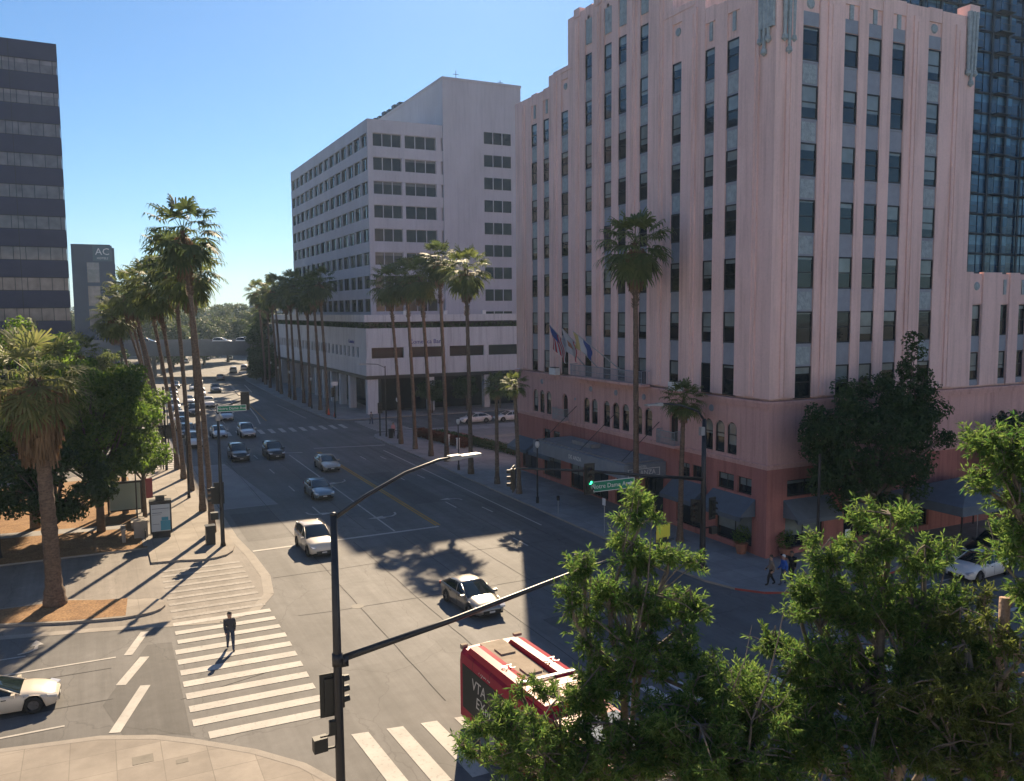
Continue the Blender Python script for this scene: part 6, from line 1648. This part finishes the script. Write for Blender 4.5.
def lamp_post(x, y, label, h=5.2, globe=True, z=.13, group='street lamps'):
    e = empty('street_lamp', (x, y, z), 0, label, 'street lamp', group)
    m = MB(); m.tube([(0, 0, 0), (0, 0, .5), (0, 0, .55), (0, 0, h)], [.14, .12, .07, .05], 10); m.build('pole', M_DARKPOLE, e)
    m = MB(); m.lathe([(.04, 0), (.13, .08), (.19, .25), (.17, .45), (.08, .58), (0, .6)], (0, 0, h), 12); m.build('globe', M_WHITE, e, smooth=True)
    m = MB(); m.lathe([(.1, .56), (.2, .58), (0, .72)], (0, 0, h), 12); m.build('cap', M_DARKPOLE, e)
    return e
_ll = [(32.3, 61.2, 'globe lamp on the pavement left of the hotel canopy'), (32.2, 77.9, 'globe lamp between the tall palms at mid pavement'), (33.6, 101.0, 'globe lamp at the end of the right pavement'), (31.8, 140, 'globe lamp near the bank corner among the dense palms'), (32.0, 158, 'globe lamp in the middle of the dense palm row'), (32.6, 172, 'globe lamp toward the far end of the dense palm row'), (34.4, 190, 'globe lamp farthest down the right side'), (7.4, 98.5+10, 'globe lamp beyond the left side street')]
for x, y, lb in _ll: lamp_post(x, y, lb, 4.6)
# plain tall poles
def tall_pole(x, y, h, label, r=.1, z=.13, armx=0., name='street_lamp'):
    e = empty(name, (x, y, z), 0, label, 'street lamp')
    m = MB(); m.tube([(0, 0, 0), (0, 0, .5), (0, 0, h)], [r*1.5, r, r*.7], 10); m.build('pole', M_DARKPOLE, e)
    if armx:
        m = MB(); m.tube([(0, 0, h-.2), (armx*.4, 0, h+.25), (armx, 0, h+.35)], .04, 8); m.build('lamp_arm', M_DARKPOLE, e)
        m = MB(); m.obox((armx*1.15, 0, h+.33), (1, 0, 0), (0, 1, 0), (0, 0, 1), .45, .13, .05); m.build('luminaire', M_GREY, e)
    return e
tall_pole(38.1, 36.5, 7.3, 'dark pole in front of the hotel side facade left of the large evergreen', armx=0, name='utility_pole')['category'] = 'pole'
tall_pole(32.9, 103.5, 9.0, 'tall curved-arm lamp at the far end of the right pavement', armx=-2.5)
tall_pole(-6.2, 63.6, 6.5, 'dark pole at the left edge between park trees', name='utility_pole')['category'] = 'pole'
tall_pole(2.2, 66.3, 4.6, 'thin dark post beside the pavement display in the park', r=.06, name='utility_pole')['category'] = 'pole'
tall_pole(6.7, 77, 8.0, 'slim dark lamp pole among the left palms', armx=1.6)
# pole with red traffic signal on left pavement
e = empty('signal_post', (6.0, 92.0, .13), 0, 'dark post with two signal heads beyond the park on the left pavement', 'traffic light')
m = MB(); m.tube([(0, 0, 0), (0, 0, 8.5)], [.13, .09], 8); m.tube([(0, 0, 8.3), (3.5, 0, 8.8)], [.05, .04], 6); m.build('pole', M_DARKPOLE, e)
signal(e, (-.3, 0, 3.9), (0, -1, 0), 3, .36); signal(e, (.3, 0, 3.9), (0, 1, 0), 3, .36); signal(e, (3.4, 0, 8.5), (0, 1, 0), 3, .36)
e = empty('signal_post', (31.9, 125.2, .13), 0, 'dark signal post at the bank corner with a small white sign', 'traffic light')
m = MB(); m.tube([(0, 0, 0), (0, 0, 5.5)], [.13, .09], 8); m.build('pole', M_DARKPOLE, e); signal(e, (-.2, 0, 3.9), (0, -1, 0), 3, .36)
m = MB(); m.box(-.5, .5, -.12, -.09, 4.9, 5.5); m.build('sign_board', M_WHITE, e)
e = empty('signal_post', (32.35, 104.4, .13), 0, 'signal post at the far end of the right pavement beside the waiting person', 'traffic light')
m = MB(); m.tube([(0, 0, 0), (0, 0, 4.0)], [.12, .09], 8); m.build('pole', M_DARKPOLE, e); signal(e, (0, -.2, 3.6), (0, -1, 0), 3, .34)
# single post sign right
def sign_post(x, y, h, label, w_=.45, hh=.6, face=(0, -1, 0)):
    e = empty('sign_post', (x, y, .13), 0, label, 'sign')
    m = MB(); m.tube([(0, 0, 0), (0, 0, h)], .035, 8); m.build('post', M_GREY, e)
    f = Vector(face).normalized(); m = MB(); m.obox(f*.05+Vector((0, 0, h-hh/2)), (-f.y, f.x, 0), f, (0, 0, 1), w_/2, .012, hh/2); m.build('sign_board', M_WHITE, e)
    return e
sign_post(51.9, 36.0, 3.1, 'thin grey post with a white plate in front of the pitched canopy')
sign_post(39.3, 35.4, 2.9, 'thin post with a tall white plate at the kerb behind the pedestrians', .4, 1.1)
sign_post(32.1, 50.6, 2.5, 'small white sign on a thin pole by the kerb before the hotel entrance', .4, .5, (-1, 0, 0))

# pavement advertising display
e = empty('advertising_display', (3.65, 64.2, .13), R_(-4), 'tall grey pavement display with a pale poster, blue patch at its lower right', 'display')
m = MB(); m.box(-.72, .72, -.2, .2, .35, 2.55); m.box(-.72, .72, .21, .8, 2.3, 2.62); m.box(-.74, .74, -.22, .3, 2.551, 2.68); m.box(-.6, .6, -.16, .16, 0, .35); m.box(-.3, .3, -.1, .3, 2.68, 2.95); m.box(-.5, .45, .05, .12, 2.96, 3.0); m.build('frame', M_DARKPOLE, e)
m = MB(); m.box(-.62, .62, -.235, -.205, .5, 2.42, 0); m.box(-.02, .62, -.245, -.236, .55, 1.25, 1); m.box(.05, .5, -.245, -.236, 1.26, 1.5, 1); m.box(-.55, .55, -.245, -.236, 2.1, 2.14, 2); m.box(-.55, .1, -.245, -.236, 1.8, 1.84, 2); m.box(-.55, .0, -.245, -.236, 1.68, 1.7, 2); m.box(-.55, -.1, -.245, -.236, 1.0, 1.03, 2)
m.build('poster', [mat('poster_paper', (.42, .48, .52), .4), mat('poster_blue', (.03, .24, .36), .4), mat('poster_ink', (.12, .14, .18), .5)], e)
rk_ = empty('bicycle_rack', (2.6, 65.6, .13), 0, 'dark toothed bicycle rack behind the pavement display', 'bicycle rack')
m = MB(); m.tube([(0, -1.6, .05), (0, 1.6, .05)], .03, 6); m.tube([(0, -1.6, .62), (0, 1.6, .62)], .03, 6)
for k in range(11): m.tube([(0, -1.5+k*.3, .05), (0, -1.5+k*.3, .62)], .02, 5)
m.build('frame', M_DARKPOLE, rk_)
# bus shelter and low walls
e = empty('notice_shelter', (1.9, 73.2, .13), 0, 'dark framed glass shelter panel at the pavement edge under the tree', 'shelter')
m = MB()
for x in (-1.5, .9): m.box(x-.07, x+.07, -.07, .07, 0, 2.6)
m.box(-1.6, 1.0, -.1, .1, 2.45, 2.62); m.box(-1.4, .82, -.04, .04, .25, .35); m.build('frame', M_BLACK, e)
m = MB(); m.box(-1.42, .82, -.02, .02, .36, 2.44); m.build('panel', mat('shelter_panel', (.25, .33, .30), .2, spec=.7), e)
m = MB(); m.box(1.1, 1.75, -.05, .05, 1.1, 2.7, 0); m.build('red_sign', mat('dull_red_sign', (.30, .07, .08), .6), e)
for i, (x, y, sx, sy, h, lb) in enumerate(((2.35, 66.2-1.0, .45, .45, 1.15, 'concrete pillar block on the mulch beside the pavement display'), (1.2, 64.5, .12, .6, .85, 'thin pale concrete slab standing in the mulch'), (2.3, 68.6, .45, .8, .4, 'low pale concrete bench block near the pavement'))):
    m = MB(); m.box(-sx, sx, -sy, sy, 0, h); m.box(-sx-.04, sx+.04, -sy-.04, sy+.04, h, h+.06); o = m.build('concrete_block', M_WALK); o.location = (x, y, .12); tag(o, lb, 'concrete block')
for i, (x, y) in enumerate(((32.0, 129.6), (32.3, 127.0))):
    e = empty('traffic_cone', (x, y, .13), 0, ['orange cone at the bank corner, left of the pair', 'orange cone at the bank corner, right of the pair'][i], 'traffic cone', 'cones at the bank corner')
    m = MB(); m.lathe([(.22, .04), (.05, 1.0), (0, 1.0)], n=12); m.build('cone', mat('orange_plastic', (.55, .08, .03), .6), e, smooth=True)
    MB().box(-.26, .26, -.26, .26, 0, .04).build('base', M_BLACK, e); m = MB(); m.lathe([(.155, .36), (.115, .6)], n=12); m.build('band', M_WHITE, e)
m = MB(); m.lathe([(0, 0), (.3, 0), (.33, 1.0), (.3, 1.15), (0, 1.18)], n=14); o = m.build('litter_bin', M_BLACK, smooth=False); o.location = (33.0, 102.0, .13); tag(o, 'round black litter bin at the far end of the right pavement', 'litter bin')
# manhole and drain on the near pavement
m = MB(); m.tube([(17.0, 66.0, .0), (17.0, 66.0, .008)], .35, 20); m.tube([(12.2, 44.2, 0), (12.2, 44.2, .009)], .36, 20); tag(m.build('manhole_covers', mat('cast_iron', (.07, .065, .06), .7, var=.2)), kind='structure')
m = MB(); m.box(.5, 1.2, 31.6, 32.2, .131, .137); m.box(1.9, 2.3, 31.0, 31.3, .131, .137); tag(m.build('utility_lids', mat('utility_lid', (.20, .18, .15), .8, var=.2)), kind='structure')
e = empty('parking_meter', (31.9, 57.0, .13), 0, 'parking meter at the kerb before the hotel entrance', 'parking meter')
m = MB(); m.tube([(0, 0, 0), (0, 0, 1.1)], .035, 8); m.build('post', M_GREY, e); m = MB(); m.obox((0, 0, 1.28), (1, 0, 0), (0, 1, 0), (0, 0, 1), .08, .1, .18); m.build('head', M_DARKPOLE, e)

# ================================================================== PEOPLE
def person(x, y, z, face, mats, label, stride=.3, arms='swing', scale=1.0, hair=True, hat=None, group=None):
    """walking figure grown from a skeleton; face = heading in degrees; mats: skin, top, trousers, shoes, hair"""
    s = scale
    J = {  # x forward, y left
        'pel': (0, 0, .95), 'bel': (0, 0, 1.08), 'che': (.01, 0, 1.30), 'nek': (.02, 0, 1.47), 'hd0': (.03, 0, 1.55), 'hd1': (.035, 0, 1.66), 'hd2': (.03, 0, 1.73),
        'lh': (0, .10, .90), 'rh': (0, -.10, .90)}
    st = stride
    J['lk'] = (st*.55+.03, .10, .50); J['la'] = (st*.75, .10, .09); J['lt'] = (st*.75+.17, .11, .04)
    J['rk'] = (-st*.25+.05, -.10, .49); J['ra'] = (-st*.85, -.10, .13 if st > .1 else .09); J['rt'] = (-st*.85+.16, -.11, .045)
    J['ls'] = (.0, .185, 1.37); J['rs'] = (.0, -.185, 1.37)
    if arms == 'point':
        J['le'] = (.02, .25, 1.12); J['lw'] = (.12, .27, .90); J['lf'] = (.14, .27, .80)
        J['re'] = (.12, -.36, 1.44); J['rw'] = (.22, -.58, 1.52); J['rf'] = (.25, -.68, 1.55)
    else:
        a = .9 if arms == 'swing' else .1
        J['le'] = (-st*.35*a-.02, .225, 1.11); J['lw'] = (-st*.45*a+.04, .215, .89); J['lf'] = (-st*.45*a+.08, .20, .79)
        J['re'] = (st*.25*a-.02, -.225, 1.11); J['rw'] = (st*.7*a+.08, -.21, .91); J['rf'] = (st*.8*a+.12, -.19, .82)
    Rr = {'pel': .145, 'bel': .135, 'che': .175, 'nek': .07, 'hd0': .075, 'hd1': .105, 'hd2': .07, 'lh': .10, 'rh': .10, 'lk': .068, 'rk': .068, 'la': .045, 'ra': .045, 'lt': .04, 'rt': .04,
          'ls': .085, 'rs': .085, 'le': .058, 're': .058, 'lw': .042, 'rw': .042, 'lf': .035, 'rf': .035}
    E = [('pel', 'bel'), ('bel', 'che'), ('che', 'nek'), ('nek', 'hd0'), ('hd0', 'hd1'), ('hd1', 'hd2'), ('pel', 'lh'), ('pel', 'rh'), ('lh', 'lk'), ('lk', 'la'), ('la', 'lt'), ('rh', 'rk'), ('rk', 'ra'), ('ra', 'rt'),
         ('che', 'ls'), ('che', 'rs'), ('ls', 'le'), ('le', 'lw'), ('lw', 'lf'), ('rs', 're'), ('re', 'rw'), ('rw', 'rf')]
    ks = list(J); me = bpy.data.meshes.new('skeleton'); me.from_pydata([Vector(J[k])*s for k in ks], [(ks.index(a), ks.index(b)) for a, b in E], [])
    o = bpy.data.objects.new('skeleton', me); COL.objects.link(o)
    md = o.modifiers.new('Skin', 'SKIN'); 
    for i, k in enumerate(ks):
        r = Rr[k]*s*1.22; ry = r*(.72 if k in ('pel', 'bel', 'che') else 1)
        me.skin_vertices[0].data[i].radius = (r, ry)
    me.skin_vertices[0].data[0].use_root = True
    o.modifiers.new('Sub', 'SUBSURF').levels = 2
    o.modifiers['Sub'].render_levels = 2
    dg = bpy.context.evaluated_depsgraph_get(); b = bpy.data.meshes.new_from_object(o.evaluated_get(dg)); bpy.data.objects.remove(o)
    b.materials.clear()
    for q in mats[:4]: b.materials.append(q)
    hand_l, hand_r = Vector(J['lf'])*s, Vector(J['rf'])*s
    for p in b.polygons:
        c = p.center; z_ = c.z/s
        if z_ > 1.475 and abs(c.y) < .2*s: k = 0
        elif (c-hand_l).length < .10*s or (c-hand_r).length < .10*s: k = 0
        elif z_ < .085: k = 3
        elif z_ < .96 and abs(c.y) < .205*s: k = 2
        else: k = 1
        p.material_index = k; p.use_smooth = True
    b.name = 'person'
    o = link('person', b, None, (x, y, z), R_(face)); tag(o, label, 'person', group)
    if hair:
        m = MB(); m.lathe([(.100*s, 1.63*s), (.108*s, 1.68*s), (.100*s, 1.73*s), (.068*s, 1.775*s), (0, 1.79*s)], (.012*s, 0, 0), 12); q = m.build('hair' if not hat else 'cap', hat or mats[4], o, smooth=True)
    # small face: nose, eyes, ears
    m = MB(); m.lathe([(.014*s, 0), (.006*s, .05*s)], (.135*s, 0, 1.61*s), 6); m.build('nose', mats[0], o)
    return o
SK = mat('skin', (.40, .24, .17), .6); SK2 = mat('skin_dark', (.22, .12, .08), .6)
NV = mat('dark_navy_cloth', (.055, .055, .062), .85, var=.2, vscale=6); BK = mat('black_cloth', (.012, .012, .013), .9); JN = mat('blue_jeans', (.045, .06, .10), .9, var=.2, vscale=8)
SH = mat('dark_shoe', (.015, .012, .010), .6); HR = mat('dark_hair', (.02, .014, .010), .7); BLU = mat('blue_shirt_cloth', (.03, .11, .42), .85); TAN = mat('taupe_cloth', (.20, .15, .12), .85)
PKC = mat('pink_cloth', (.55, .28, .28), .85); WCAP = mat('white_cap_cloth', (.65, .65, .65), .8); GRC = mat('grey_cloth', (.16, .17, .18), .85)
person(5.15, 41.2, .0, -92, [SK, NV, JN, SH, HR], 'man in dark jacket and jeans walking over the striped crossing', .34, scale=1.04)
person(5.6, 92.2, .13, 90, [SK2, BK, BK, SH, HR], 'person in black walking away beside the left side street crossing', .3)
GP = 'people at the hotel corner'
person(34.35, 36.3, .13, 150, [SK, TAN, BK, SH, HR], 'person in a taupe top and black shorts at the hotel corner', .28, group=GP)
person(35.05, 36.05, .13, 160, [SK, BLU, JN, SH, HR], 'man in a bright blue shirt and white cap at the hotel corner', .26, hat=WCAP, group=GP)
person(35.95, 36.35, .13, 200, [SK2, BK, BK, SH, HR], 'person in black pointing ahead with a raised arm at the hotel corner', .2, arms='point', group=GP)
person(33.7, 103.2, .13, -100, [SK, PKC, BK, SH, HR], 'person in a pink top waiting at the far end of the right pavement', .1, arms='hang')
person(35.0, 117.0, .0, 100, [SK, GRC, JN, SH, HR], 'person in grey crossing the far stripes before the bank', .3)
person(.4, 90.5, .13, 10, [SK2, GRC, BK, SH, HR], 'person in grey standing at the far edge of the park', .15)
_pp = [(3.0, 150, BK), (2.2, 158, NV), (4.3, 166, BK)]
for i, (x, y, c_) in enumerate(_pp): person(x, y, .13, 90, [SK, c_, BK, SH, HR], ['nearest', 'middle', 'farthest'][i]+' of three dark figures far down the left pavement', .25, group='figures far down the left pavement')
HAZE = 0.00022
# ================================================================== AIR
hz = MB(); hz.box(-1700, 1700, -700, 2200, -1.2, 95)
o = hz.build('haze', []); o.data.materials.clear()
m = bpy.data.materials.new('haze'); m.use_nodes = True; t = m.node_tree
t.nodes.remove(t.nodes['Principled BSDF'])
pv = t.nodes.new('ShaderNodeVolumePrincipled'); pv.inputs['Color'].default_value = (.55, .75, 1, 1); pv.inputs['Density'].default_value = HAZE; pv.inputs['Anisotropy'].default_value = .35
t.links.new(pv.outputs[0], t.nodes['Material Output'].inputs['Volume']); o.data.materials.append(m)
tag(o, kind='stuff')
